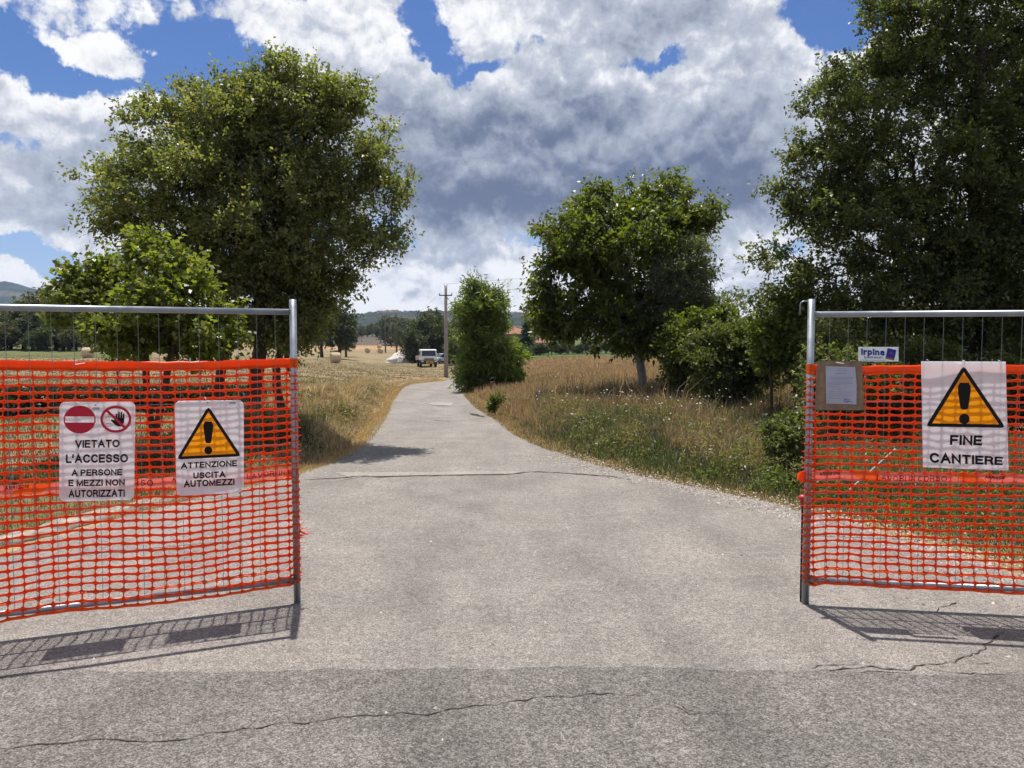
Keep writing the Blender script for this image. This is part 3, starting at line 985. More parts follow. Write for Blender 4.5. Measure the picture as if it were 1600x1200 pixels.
tree('maple_sapling', 'low bright green tree with forked stem, in front of the tallest left tree', 'tree', 10.3,
     [(225, 425, 80, 45), (165, 462, 52, 38), (290, 455, 60, 50), (220, 490, 110, 45), (135, 442, 22, 16), (255, 530, 85, 28), (310, 510, 45, 36), (200, 400, 30, 22)],
     [[(244, 735), (240, 690), (232, 640), (228, 570), (222, 500)], [(240, 690), (250, 640), (262, 575), (285, 490)]],
     .045, 420, 5, 8, .078, BR, 12, mat='leaf_bright', width=.8, twlen=.24, up=.9, upt=.1)
tree('thin_sapling', 'thin dark bare-stemmed sapling just left of the forked tree, above the no-entry sign', 'tree', 12.5,
     [(183, 545, 16, 18)], [[(186, 690), (185, 620), (183, 565)]], .018, 30, 3, 7, .07, OAK, 13, twlen=.2)
tree('roadside_tree', 'slender dark tree right behind the left fence post, second from the road', 'tree', 27,
     [(435, 515, 50, 28), (400, 515, 60, 28), (450, 480, 50, 28)], [[(462, 618), (458, 590), (448, 560), (450, 520)]], .10, 260, 5, 9, .10, DG, 14, twlen=.4)
tree('walnut_tree', 'rounded fresh green walnut tree with a single grey trunk in the right field', 'tree', 22,
     [(1045, 325, 38, 42), (1040, 290, 16, 18), (935, 345, 62, 50), (900, 325, 30, 28), (975, 325, 35, 35), (1085, 365, 36, 40), (885, 395, 42, 50), (985, 410, 110, 90), (1105, 375, 16, 16),
      (865, 475, 38, 34), (850, 490, 22, 24), (920, 485, 70, 52), (1010, 500, 90, 56), (1060, 440, 45, 60), (860, 510, 14, 18), (985, 545, 55, 22)],
     [[(1007, 626), (1004, 590), (1000, 560), (990, 520), (985, 450)]], .13, 1500, 5, 9, .14, WN, 15, width=.5, bark='bark_grey', floor_px=538, twlen=.40, droop=.25, sparse=.25, mat='leaf_bright')
tree('willow_tree', 'grey-green feathery tree leaning out from behind the walnut, on its right', 'tree', 20.5,
     [(1085, 440, 34, 55), (1065, 480, 36, 40), (1105, 480, 22, 30), (1050, 420, 22, 30), (1090, 390, 14, 14)], [[(1090, 640), (1088, 560), (1080, 500)]], .06, 300, 5, 9, .11, GY, 16, width=.22, twlen=.4)
tree('young_elm', 'small tree with thin dark trunk, nearest to the right of the walnut trunk', 'tree', 20,
     [(1065, 555, 34, 34), (1050, 585, 26, 14), (1060, 520, 24, 20)], [[(1045, 628), (1046, 600), (1052, 560)]], .045, 150, 5, 8, .11, DG, 17, twlen=.32, group='young trees beside the walnut')
tree('young_elm', 'small tree in the middle of three thin dark trunks right of the walnut', 'tree', 21,
     [(1085, 515, 34, 34), (1080, 560, 30, 30)], [[(1060, 622), (1061, 595), (1070, 550)]], .045, 150, 5, 8, .11, OAK, 18, twlen=.32, group='young trees beside the walnut')
tree('young_elm', 'small green tree third right of the walnut, its trunk against the dense dark bush', 'tree', 19.3,
     [(1100, 510, 38, 30), (1120, 530, 36, 40), (1090, 560, 36, 30), (1062, 555, 22, 20)], [[(1073, 630), (1075, 595), (1090, 550)]], .05, 260, 5, 9, .11, WN, 19, twlen=.32, group='young trees beside the walnut')
tree('twiggy_tree', 'sparse twiggy tree top showing above the dense dark bush', 'tree', 24,
     [(1135, 482, 20, 15), (1118, 500, 20, 15), (1145, 470, 8, 8)], [[(1140, 640), (1135, 560), (1128, 500)]], .04, 60, 3, 6, .10, GY, 20, twlen=.4, width=.4)
tree('dense_bush', 'dense dark rounded bush between the three thin trunks and the right post', 'bush', 16.6,
     [(1135, 570, 52, 55), (1160, 610, 38, 48), (1110, 545, 38, 34), (1175, 570, 26, 40), (1150, 525, 28, 28), (1120, 610, 26, 30), (1150, 640, 40, 22)], [[(1145, 662), (1142, 620), (1140, 570)], [(1155, 664), (1160, 620), (1165, 580)]],
     .05, 620, 5, 10, .085, DG, 21, twlen=.26)
tree('pale_young_tree', 'slim pale green young tree left of the right fence post', 'tree', 15,
     [(1215, 530, 30, 40), (1235, 490, 24, 24), (1245, 570, 26, 34), (1200, 565, 20, 20), (1195, 520, 18, 22)], [[(1208, 640), (1205, 600), (1203, 550)], [(1240, 640), (1242, 600), (1245, 560)]], .03, 260, 4, 8, .095, YG, 22, twlen=.28, width=.7)
tree('big_oak', 'very large dark tree filling the upper right above the right-hand net', 'tree', 15,
     [(1400, 60, 90, 70), (1345, 120, 75, 60), (1340, 30, 40, 40), (1320, 190, 56, 60), (1370, 300, 70, 60), (1300, 120, 36, 36), (1480, 90, 110, 110), (1300, 175, 36, 34), (1360, 230, 90, 70), (1310, 300, 85, 62), (1250, 330, 60, 45), (1225, 385, 50, 40), (1250, 440, 65, 45), (1215, 460, 35, 24),
      (1480, 270, 130, 110), (1400, 380, 130, 90), (1600, 120, 130, 160), (1640, 330, 150, 150), (1520, 440, 140, 70), (1340, 480, 110, 55), (1450, 530, 150, 45), (1620, 500, 140, 80), (1720, 200, 150, 200), (1420, -60, 120, 70), (1560, -80, 150, 90), (1290, 90, 24, 20), (1270, 235, 18, 16)],
     [[(1512, 690), (1515, 600), (1518, 500), (1520, 400), (1524, 300), (1528, 180), (1535, 60)], [(1518, 520), (1500, 450), (1470, 390), (1430, 330)], [(1520, 470), (1560, 400), (1610, 330)]],
     .15, 4600, 6, 11, .078, DG, 23, twlen=.32, sparse=.24)
tree('hedge_shrub', 'small-leaved green shrub beside the right fence post at the road edge', 'shrub', 9.5,
     [(1225, 690, 32, 42), (1240, 660, 22, 30), (1212, 715, 22, 26), (1245, 710, 20, 30), (1200, 660, 10, 14)], [[(1228, 748), (1226, 720), (1224, 690)], [(1238, 748), (1240, 715), (1243, 680)]], .012, 230, 4, 8, .045, [(.10, .115, .04), (.12, .13, .05), (.085, .10, .035)], 24, width=.7, twlen=.14)
for k, (px, py, rx, ry, D, lb, cl) in enumerate([
        (1330, 600, 60, 40, 12.5, 'dark understorey bush behind the taped paper notice', DG),
        (1430, 590, 60, 45, 13.2, 'dark understorey bush left of the end-of-works sign', DG),
        (1590, 600, 80, 45, 12.8, 'dark understorey bush at the right edge behind the net', DG),
        (1290, 575, 30, 55, 14.0, 'dark leafy bush close behind the top of the right post', OAK)]):
    tree('understorey_bush', lb, 'bush', D, [(px, py, rx, ry), (px - rx * .5, py + 15, rx * .6, ry * .7), (px + rx * .5, py + 12, rx * .6, ry * .8)],
         [[(px, 690), (px + 3, py + 20), (px, py - 10)]], .03, 330, 4, 8, .085, cl, 30 + k, twlen=.28)
tree('roadside_acacia', 'tall feathery green thicket at the road bend, right of the concrete pole', 'bush', 40,
     [(745, 470, 22, 22), (728, 482, 14, 16), (765, 486, 16, 20), (722, 512, 16, 12), (742, 510, 26, 30), (772, 525, 18, 34), (755, 550, 30, 40), (750, 585, 24, 24), (716, 466, 7, 5), (782, 560, 14, 24), (790, 478, 5, 7), (755, 596, 26, 14)],
     [[(745, 612), (746, 585), (745, 540), (742, 490)], [(760, 612), (762, 580), (765, 540)]], .10, 800, 4, 10, .30, [(.13, .165, .035), (.105, .14, .03), (.16, .185, .045), (.07, .10, .025)], 41, width=.20, twlen=.70, clump=11, upt=.9, droop=.15, mat='leaf_bright')
tree('laurel_bush', 'round yellow-green bush on the right side of the tall thicket', 'bush', 41,
     [(795, 575, 19, 34), (785, 595, 20, 18), (800, 560, 12, 14)], [[(792, 612), (793, 590), (795, 570)]], .06, 260, 5, 9, .2, [(.16, .21, .035), (.19, .24, .045), (.13, .18, .03)], 42, twlen=.4, mat='leaf_bright')
tree('verge_shrub', 'small dark shrub standing alone in the grass right of the thicket', 'shrub', 21,
     [(774, 632, 9, 11), (776, 622, 5, 7)], [[(774, 640), (774, 632)]], .01, 40, 4, 8, .07, DG, 43, twlen=.14)

# ---- middle distance and far trees, copied from a few grown ones
def copy_tree(o):
    c = o.copy(); COL.objects.link(c)
    for ch in o.children:
        d = ch.copy(); COL.objects.link(d); d.parent = c
    return c
def proto(name, seed, blobs, cols, nodes=190, leaf=.40, width=.6, conif=False):
    """8 m tall tree with its foot at the origin"""
    r = np.random.default_rng(seed)
    trs = [[[0, 0, -.3], [.1, 0, 1.2], [0, .1, 2.6], [.1, 0, 4.]]]
    if conif:
        trs = [[[0, 0, -.3], [0, 0, 2], [0, 0, 4], [0, 0, 7.6]]]
        z = 1 + 7 * r.random(nodes) ** 1.2
        rad_ = (8.1 - z) / 7.1 * 1.7
        a = r.random(nodes) * 6.283
        q = np.sqrt(r.random(nodes)) * rad_
        att = np.stack([q * np.cos(a), q * np.sin(a), z], 1)
    else:
        att = in_blobs(blobs, nodes, r)
    P, par, rad, ends = grow(trs, att, .02, .22, r, step=1.2)
    root = empty(name)
    V, F = tubes_np(P, par, rad, 5)
    link('trunk', npm('trunk', V, F, M['bark_dark'], smooth=True), None, root)
    E = P[ends]; tw, lv = 4, 6
    tp = np.repeat(E, tw, 0); td = unit(r.normal(size=tp.shape) + np.array([0, 0, .3]))
    pos = np.repeat(tp, lv, 0) + np.repeat(td, lv, 0) * r.uniform(0, .9, (len(tp) * lv, 1)) + r.normal(size=(len(tp) * lv, 3)) * .12
    ca = np.array(cols); lc = np.repeat(ca[r.integers(0, len(ca), len(tp))] * r.uniform(.7, 1.3, (len(tp), 1)), lv, 0)
    V, F, C_ = leaves_np(pos, r.normal(size=pos.shape), leaf, width, lc, r)
    link('crown', npm('crown', V, F, M['leaf_far'], C_), None, root)
    return root
FD = [(.055, .070, .028), (.045, .06, .024), (.07, .08, .032)]
FO = [(.085, .085, .036), (.075, .08, .035), (.10, .09, .04)]
FL = [(.10, .12, .045), (.12, .135, .05), (.085, .105, .04)]
protos = [
    proto('field_tree', 51, [(0, 0, 5, 2.6, 2.6, 2.6), (1.2, 0, 3.8, 1.8, 1.8, 1.6), (-1.3, .4, 4.2, 1.8, 1.8, 1.9), (.2, 0, 2.6, 2.2, 2.2, 1.5)], FD),
    proto('field_tree', 52, [(0, 0, 4.6, 3.0, 2.6, 2.2), (1.6, 0, 5.6, 1.5, 1.6, 1.4), (-1.4, 0, 3.2, 2.0, 2, 1.6), (0, 0, 6.6, 1.2, 1.2, 1.2)], FO),
    proto('field_tree', 53, [(0, 0, 4.8, 2.2, 2.2, 3.0), (.8, 0, 3, 1.8, 1.8, 1.8), (-.9, 0, 3.2, 1.8, 1.8, 1.8)], FL),
    proto('poplar_tree', 54, [(0, 0, 4.4, 1.3, 1.3, 3.6)], FD, 150),
    proto('cypress_tree', 55, None, [(.035, .055, .028), (.028, .045, .024)], 220, conif=True),
    proto('field_bush', 56, [(0, 0, 3.6, 3.6, 3.2, 3.4), (1.5, 0, 5.5, 2, 2, 2), (-1.6, 0, 2.6, 2.6, 2.4, 2.4), (1, 0, 1.8, 3, 2.6, 1.8)], FD, 260),
]
used = set()
def place(k, px, D, hgt, label, cat, group, wide=1.0, name=None):
    o = protos[k] if k not in used else copy_tree(protos[k])
    used.add(k)
    x = (px - 800) / 1200 * D
    o.location = (x, D, Hs(x, D) - .05)
    s = hgt / 8.0
    o.scale = (s * wide, s * wide, s)
    o.rotation_euler = (0, 0, random.uniform(0, 6.28))
    tag(o, label, cat, group)
    return o
def plc_top(k, px, D, ytop, *a, **kw):
    x = (px - 800) / 1200 * D
    zt = CAMZ + (537 - ytop) / 1200 * D
    return place(k, px, D, max(1.2, zt - Hs(x, D)), *a, **kw)

ORD = ['first', 'second', 'third', 'fourth', 'fifth', 'sixth', 'seventh', 'eighth', 'ninth', 'tenth', 'eleventh', 'twelfth', 'thirteenth', 'fourteenth', 'fifteenth', 'sixteenth', 'seventeenth', 'eighteenth', 'nineteenth', 'twentieth', 'twenty-first', 'twenty-second', 'twenty-third', 'twenty-fourth', 'twenty-fifth']
G1 = 'trees along the far edge of the left field'
for px, D, yt, k, lab in [
        (-110, 120, 478, 1, None), (-70, 126, 470, 0, None), (-35, 130, 480, 5, None), (-5, 132, 478, 1, 'olive-brown tree at the left frame edge, under the mountain'),
        (18, 128, 486, 5, None), (38, 134, 462, 2, 'lighter tree against the mountain slope, seen over the left rail'), (52, 128, 482, 0, None),
        (72, 136, 448, 1, 'tallest tree in the left field edge, poking above the mountain'), (88, 130, 470, 3, 'narrow upright tree just right of the tallest one at left'), (100, 128, 490, 5, None),
        (120, 132, 488, 0, None), (142, 130, 494, 1, None), (165, 134, 500, 5, None), (190, 132, 498, 0, None), (220, 138, 500, 5, None), (260, 140, 500, 1, None), (300, 140, 500, 0, None), (345, 150, 504, 5, None), (10, 124, 505, 1, None), (60, 123, 508, 5, None), (110, 124, 510, 1, None), (150, 125, 512, 5, None)]:
    plc_top(k, px, D, yt, lab or 'tree in the dark row closing off the far side of the left field', 'tree', G1, wide=1.25)
plc_top(0, 530, 125, 462, 'round dark tree standing in the stubble behind the two nearest bales', 'tree', None, wide=.95)
plc_top(1, 503, 135, 476, 'dark tree half hidden behind the big left tree crown', 'tree', None, wide=1.1)
plc_top(2, 541, 150, 500, 'small tree behind the round tree in the stubble', 'tree', None)
G2 = 'trees behind the truck'
for px, D, yt, k, lab in [(648, 118, 508, 5, 'low dark tree left of the truck, beside the pale heap'), (665, 125, 486, 0, 'dark tree right behind the truck cab'),
                          (688, 128, 482, 5, 'wide dark tree behind the truck and the concrete pole'), (676, 135, 484, 1, 'dark tree between the two behind the truck'),
                          (712, 110, 520, 2, 'bright green low tree behind the concrete pole foot'), (722, 120, 500, 5, 'dark tree hidden behind the feathery thicket')]:
    plc_top(k, px, D, yt, lab, 'tree', G2, wide=1.0)
G3 = 'distant trees along the far road'
for px, D, yt, k in [(558, 430, 506, 5), (566, 470, 508, 3), (574, 450, 512, 0), (582, 470, 505, 1), (590, 440, 512, 3), (597, 460, 498, 5), (606, 430, 502, 0), (612, 420, 497, 1), (620, 330, 490, 5),
                     (628, 310, 494, 0), (636, 300, 500, 5), (545, 440, 514, 1), (530, 450, 512, 5), (560, 300, 0, 0)]:
    if yt: plc_top(k, px, D, yt, 'small dark distant tree beside the line of far poles', 'tree', G3, wide=1.3)
G4 = 'trees and bushes beyond the right field'
plc_top(4, 823, 165, 505, 'pointed dark conifer right of the buff house', 'tree', None, wide=1.35)
belt = 0
for px, D, yt, k in [(838, 150, 534, 5), (850, 150, 538, 2), (862, 152, 532, 0), (875, 150, 529, 5), (888, 155, 531, 1), (902, 150, 536, 5), (916, 155, 528, 2), (930, 150, 534, 5), (946, 155, 530, 0), (962, 150, 535, 5),
                     (978, 150, 528, 1), (995, 155, 532, 5), (1012, 150, 530, 0), (1030, 155, 528, 5), (1048, 150, 530, 1), (1066, 155, 526, 5), (1085, 150, 528, 0), (1105, 150, 522, 5), (1125, 155, 524, 1), (1146, 150, 520, 5), (1168, 155, 516, 0),
                     (1190, 150, 514, 5), (818, 140, 540, 5), (828, 138, 545, 5)]:
    belt += 1
    plc_top(k, px, D, yt, ('low bush beyond the right field, %s to the right of the conifer' % ORD[belt - 1]) if belt < 12 else 'low bush beyond the right field, in the stretch hidden by the walnut and dense bush', 'bush', G4, wide=1.5)
G5 = 'trees behind the big right-hand tree'
for px, D, yt, k in [(1185, 46, 528, 2), (1215, 44, 500, 2), (1250, 40, 478, 0), (1290, 42, 470, 5), (1340, 40, 465, 0), (1390, 42, 470, 5), (1440, 40, 462, 1), (1490, 42, 468, 5), (1545, 40, 462, 0), (1600, 42, 460, 5), (1660, 40, 460, 0), (1720, 42, 462, 5)]:
    plc_top(k, px, D, yt, 'dark tree in the thicket showing between the leaves of the big right-hand tree', 'tree', G5, wide=1.3)

# near-black leafy strip put in for a band of shade behind the left signs
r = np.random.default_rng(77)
root = empty('shade_strip', (-9.2, 17.4, Hs(-9.2, 17.4)))
tag(root, 'low dark leafy strip added to stand for shade, crossing behind the no-entry sign, through the left net', 'shade strip')
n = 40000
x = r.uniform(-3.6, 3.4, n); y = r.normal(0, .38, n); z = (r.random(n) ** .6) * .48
V, F, C_ = leaves_np(np.stack([x, y, z], 1), r.normal(size=(n, 3)), .08, .6, np.array([(.034, .033, .018)]) * r.uniform(.6, 1.3, (n, 1)), r)  # leaf colour kept almost black so the strip reads as shade
link('shade_leaves', npm('shade_leaves', V, F, M['leaf'], C_), None, root)['kind'] = 'stuff'
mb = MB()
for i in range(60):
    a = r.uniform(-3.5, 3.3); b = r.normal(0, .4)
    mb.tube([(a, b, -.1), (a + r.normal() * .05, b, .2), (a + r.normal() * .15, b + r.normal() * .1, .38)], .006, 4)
mb.build('shade_stems', M['bark_dark'], root)['kind'] = 'stuff'

# ------------------------------------------------------------------ grasses
def blades(name, label, x, y, h, w, col, seed, lean=.35, seg=2, cat='grass', mat='grass', sink=.03):
    r = np.random.default_rng(seed)
    n = len(x)
    z = H(x, y) - .035 - sink * h
    a = r.random(n) * 6.283
    ca, sa = np.cos(a), np.sin(a)
    la = r.random(n) * 6.283; lm = np.abs(r.normal(0, lean, n)) * h
    lx, ly = np.cos(la) * lm, np.sin(la) * lm
    B = np.stack([x, y, z], 1)
    side = np.stack([ca, sa, np.zeros(n)], 1) * (w / 2)[:, None]
    mid = B + np.stack([lx * .35, ly * .35, h * .6], 1)
    tip = B + np.stack([lx, ly, h * np.clip(1 - (lm / h) ** 2 * .4, .5, 1)], 1)
    if seg == 2:
        V = np.stack([B - side, B + side, mid + side * .7, mid - side * .7, tip], 1).reshape(-1, 3)
        b = (np.arange(n) * 5)[:, None]
        F = np.concatenate([b + np.array([[0, 1, 2]]), b + np.array([[0, 2, 3]]), b + np.array([[3, 2, 4]])], 0)
        cc = np.repeat(col, 5, 0)
    else:
        V = np.stack([B - side, B + side, tip], 1).reshape(-1, 3)
        F = np.arange(3 * n).reshape(-1, 3); cc = np.repeat(col, 3, 0)
    o = npmesh(name, V, F, M[mat], cc)
    tag(o, label, cat, kind='stuff')
    return o

def pick(n, r, x0, x1, y0, y1):
    """more seeds close by than far off"""
    u = r.random(n)
    y = y0 * (y1 / y0) ** u
    x = r.uniform(0, 1, n)
    return x, y
def palette(cols, f, r, n, var=.22):
    cols = np.array(cols); i = np.clip((f * len(cols)).astype(int), 0, len(cols) - 1)
    return cols[i] * r.uniform(1 - var, 1 + var, (n, 1))

# right verge: dense tall mixed grass
r = np.random.default_rng(101)
n = 150000
y = 6.0 * (26 / 6.0) ** (r.random(n) ** .8); y = np.clip(y, 5, 26)
x = xof(REs, y) + .12 + r.random(n) ** 1.1 * (6.5 + y * .33)
gp = x - xof(REs, y)
nz = vnoise(x + 40, y + 40, 1.3, 9) * .55 + vnoise(x + 40, y + 40, .45, 10) * .45
hh = np.clip(gp / 1.6, .14, 1) * (.14 + .55 * nz ** 1.4) * np.where(r.random(n) < .04, 1.8, 1) * r.uniform(.45, 1.3, n)
hh = np.where(y < 8.0, hh * .55, hh)
px = 800 + 1200 * x / y
hh = np.where((y < 12.5) & (px > 1150), hh * .55, hh)
dry = np.clip(.14 + nz * 1.2 + np.where((px > 1040) & (px < 1200) & (y > 9) & (y < 14), .4, 0) - .1 + r.normal(0, .18, n) + np.clip((y - 15) / 12, 0, .5) - np.where(gp < 1.1, .22, 0) - np.where(y < 8.5, .3, 0) - np.where((y < 11.5) & (gp < 1.4), .45, 0), 0, .999)
cc = palette([(.092, .118, .038), (.105, .115, .046), (.125, .125, .065), (.16, .14, .085), (.24, .19, .11), (.33, .24, .14)], dry, r, n)
keep = (gp > .35) | (r.random(n) < .5)
blades('verge_grass', 'long mixed green and dry grass on the right-hand verge', x[keep], y[keep], hh[keep], .006 + .0009 * y[keep] * r.uniform(.6, 1.4, keep.sum()), cc[keep], 102, .5)
# short straw right at both road edges
n = 36000
y = 7.5 * (60 / 7.5) ** r.random(n)
x = xof(REs, y) - .05 + r.random(n) ** 1.5 * .7
nz2 = vnoise(x, y, .5, 8)
c1 = palette([(.42, .30, .16), (.34, .25, .14), (.12, .14, .05)], np.clip(r.random(n) * .8 + nz2 * .3 - .1, 0, .99), r, n)
x2 = xof(LEs, y) + .08 - r.random(n) ** 1.4 * .9
c2 = palette([(.52, .38, .19), (.44, .32, .17), (.36, .27, .15)], r.random(n), r, n)
blades('edge_straw', 'flattened straw along the right-hand asphalt edge', x, y, r.uniform(.02, .07, n) * (1 + y * .02), .006 + .0008 * y, c1, 103, 1.1, 1)
blades('edge_straw', 'pale yellow straw along the left-hand asphalt edge', x2, y, r.uniform(.02, .09, n) * (1 + y * .02), .006 + .0008 * y, c2, 104, 1.1, 1)
# left verge bank
n = 105000
y = 8.5 * (40 / 8.5) ** (r.random(n) ** .9)
x = xof(LEs, y) - .25 - r.random(n) ** 1.2 * (3.0 - y * .03)
gp = xof(LEs, y) - x
nz = vnoise(x + 90, y + 40, 1.2, 19) * .6 + vnoise(x + 90, y + 40, .4, 20) * .4
hh = np.clip(gp / .9, .14, 1) * (.06 + .62 * nz ** 2) * r.uniform(.4, 1.5, n) * np.where(gp > 2.0, .6, 1) * np.clip(1.2 - (y - 15) / 40, .5, 1)
dry = np.clip(.35 + nz * .6 + r.normal(0, .2, n) - np.where((y < 15) & (gp > .8), .42, 0), 0, .999)
cc = palette([(.075, .095, .03), (.13, .125, .05), (.25, .19, .10), (.36, .28, .16), (.46, .36, .215), (.54, .43, .27)], dry, r, n, .35)
blades('bank_grass', 'dry golden grass on the bank left of the side road', x, y, hh, .006 + .0009 * y, cc, 105, .6)
# near left field turf seen through the net
n = 70000
y = 6.2 * (32 / 6.2) ** r.random(n)
x = xof(LEs, y) - .5 - r.random(n) * (5 + y * .75)
nz = vnoise(x + 20, y + 70, 1.6, 29)
cc = palette([(.09, .12, .035), (.12, .13, .05), (.20, .165, .085), (.28, .21, .12)], np.clip(nz * .9 + r.normal(0, .2, n) + np.clip((y - 14) / 20, 0, .4), 0, .99), r, n)
blades('field_grass', 'short green and tan turf of the near left field', x, y, r.uniform(.03, .12, n), .006 + .0009 * y, cc, 106, .5, 1)
# stubble farther out on the left
n = 90000
y = 24 * (110 / 24) ** (r.random(n))
x = xof(LEs, np.clip(y, 4, 90)) - 1.0 - r.random(n) * y * .85
nz = vnoise(x, y, 6, 31)
cc = palette([(.18, .145, .08), (.215, .165, .095), (.265, .20, .115), (.235, .175, .10)], np.clip(nz * .5 + r.normal(.25, .2, n), 0, .99), r, n, .15)
blades('stubble', 'cut tan stubble across the left hay field', x, y, r.uniform(.03, .09, n) * (1 + y * .003), .012 + .001 * y, cc, 107, .6, 1)
# tall dry grass in the right-hand field
n = 130000
y = 15 * (132 / 15) ** (r.random(n) ** .9)
x = xof(REs, np.clip(y, 4, 90)) + .45 + r.random(n) * (4 + y * .55)
nz = vnoise(x, y, 4, 33) * .6 + vnoise(x, y, 1.2, 34) * .4
cc = palette([(.20, .155, .09), (.28, .205, .12), (.36, .255, .15), (.43, .30, .175)], np.clip(nz * .9 + r.normal(.05, .22, n), 0, .99), r, n)
blades('meadow_grass', 'tall reddish dry grass filling the right-hand field', x, y, (.16 + .3 * nz) * r.uniform(.4, 1.4, n), .008 + .001 * y, cc, 108, .45, 1)

# leafy weeds in clumps
def weeds(name, label, cx, cy, nper, hmax, spread, cols, seed, leaf):
    r = np.random.default_rng(seed); n = len(cx) * nper
    h_ = np.repeat(r.uniform(.4, 1, len(cx)) * hmax, nper)
    x = np.repeat(cx, nper) + r.normal(0, 1, n) * np.repeat(r.uniform(.4, 1, len(cx)) * spread, nper); y = np.repeat(cy, nper) + r.normal(0, 1, n) * spread * .6
    z = H(x, y) - .03 + r.random(n) ** .8 * h_ * np.exp(-((x - np.repeat(cx, nper)) / spread / 1.6) ** 2)
    ca = np.array(cols); c_ = np.repeat(ca[r.integers(0, len(ca), len(cx))] * r.uniform(.75, 1.3, (len(cx), 1)), nper, 0) * r.uniform(.75, 1.25, (n, 1))
    V, F, C_ = leaves_np(np.stack([x, y, z], 1), r.normal(size=(n, 3)) + np.array([0, 0, .6]), leaf, .38, c_, r, .4, .05)
    tag(npmesh(name, V, F, M['leaf'], C_), label, 'weeds', kind='stuff')
m_ = 210; cy_ = 8.6 * (24 / 8.6) ** r.random(m_); cx_ = xof(REs, cy_) + .7 + r.random(m_) ** 1.2 * 6
weeds('verge_weeds', 'leafy olive weeds standing among the right verge grass', cx_, cy_, 150, .50, .22, [(.12, .12, .055), (.10, .115, .042), (.16, .14, .08), (.20, .155, .095)], 301, .05)
m_ = 90; cy_ = 10.5 * (32 / 10.5) ** r.random(m_); cx_ = xof(LEs, cy_) - .6 - r.random(m_) * 2.4
weeds('bank_weeds', 'dark and rusty leafy weeds on the bank left of the side road', cx_, cy_, 150, .46, .20, [(.075, .085, .032), (.12, .10, .05), (.16, .115, .06), (.06, .075, .026)], 302, .05)
m_ = 60; cy_ = 6.3 * (9.5 / 6.3) ** r.random(m_); cx_ = xof(REs, cy_) + .5 + r.random(m_) * 3
weeds('net_side_weeds', 'fresh green weeds growing behind the right net', cx_, cy_, 140, .38, .18, [(.08, .125, .03), (.10, .14, .035), (.12, .13, .05)], 303, .045)

# wild carrot
n = 230
y = 11 * (30 / 11) ** r.random(n)
px = r.uniform(770, 1200, n)
x = (px - 800) / 1200 * y
k = (x - xof(REs, y)) > .7
k &= ~((px > 1130) & (y < 12.5))
x, y = x[k], y[k]; n = len(x)
hz = r.uniform(.35, .62, n)
mb = MB()
for i in range(n):
    z0 = Hs(x[i], y[i])
    p1 = Vector((x[i] + r.normal() * .04, y[i] + r.normal() * .04, z0 + hz[i]))
    mb.cur = 1
    mb.tube([(x[i], y[i], z0 - .05), p1], .0022, 3, False)
    mb.cur = 0
    rad = r.uniform(.009, .024); q = 7
    b = len(mb.v)
    mb.v.append(tuple(p1 + Vector((0, 0, .012))))
    tl = Vector((r.normal() * .25, r.normal() * .25 - .15, 1)).normalized(); ua = tl.orthogonal().normalized(); ub = tl.cross(ua)
    for s in range(q):
        w = 6.283 * s / q; rr_ = rad * r.uniform(.75, 1.1)
        mb.v.append(tuple(p1 + (ua * math.cos(w) + ub * math.sin(w)) * rr_))
    for s in range(q): mb.face([b, b + 1 + s, b + 1 + (s + 1) % q])
tag(mb.build('wildflowers', [M['umbel'], M['stem']]), 'white wild carrot heads dotted over the right-hand verge grass', 'wildflowers', kind='stuff')

# loose stones at the right-hand asphalt edge
n = 4200
y = 5.0 * (12 / 5.0) ** r.random(n); x = xof(REs, y) + r.normal(-.12, .24, n)
y[-400:] = 2.5 * (12 / 2.5) ** r.random(400); x[-400:] = r.uniform(-3.2, 3.4, 400)
s_ = r.uniform(.005, .017, n)
base = np.array([[1, 0, 0], [-.5, .87, 0], [-.5, -.87, 0], [0, 0, .9]])
V = (base[None] * s_[:, None, None] * r.uniform(.6, 1.3, (n, 4, 1)))
ang = r.random(n) * 6.283; cs, sn = np.cos(ang), np.sin(ang)
Vx = V[:, :, 0] * cs[:, None] - V[:, :, 1] * sn[:, None]; Vy = V[:, :, 0] * sn[:, None] + V[:, :, 1] * cs[:, None]
V = np.stack([Vx + x[:, None], Vy + y[:, None], V[:, :, 2] + (hbase(x, y) + .001)[:, None]], 2).reshape(-1, 3)
b = (np.arange(n) * 4)[:, None]
F = np.concatenate([b + np.array([[0, 1, 3]]), b + np.array([[1, 2, 3]]), b + np.array([[2, 0, 3]])])
gcol = np.repeat(palette([(.16, .14, .12), (.26, .23, .20), (.38, .34, .30)], r.random(n), r, n), 4, 0)
tag(npmesh('loose_gravel', V, F, M['gravel'], gcol), 'loose gravel scattered along the right-hand asphalt edge', 'gravel', kind='stuff')

# ------------------------------------------------------------------ fence panels
class Panel:
    """vertical plane; local x along the panel from the gate post, local y = away from the camera, local z up"""
    def __init__(s, org, dirv):
        s.o = Vector((org[0], org[1], 0)); d = Vector((dirv[0], dirv[1], 0)).normalized(); s.d = d
        n = Vector((-d.y, d.x, 0))
        if n.y < 0: n = -n
        s.n = n                                     # away from the camera
    def hit(s, px, py, off=0.0):
        dr = ray(px, py); o = s.o + s.n * off
        tt = (o - Vector((0, 0, CAMZ))).dot(s.n) / dr.dot(s.n)
        p_ = Vector((0, 0, CAMZ)) + dr * tt
        return (p_ - s.o).dot(s.d), p_.z
    def at(s, a, z, off=0.0):
        return s.o + s.d * a + s.n * off + Vector((0, 0, z))
PL = Panel(G(464.5, 941)[:2], (-.921, -.388))
PR = Panel(G(1258.5, 943)[:2], (.988, -.154))
PLEN = 3.5

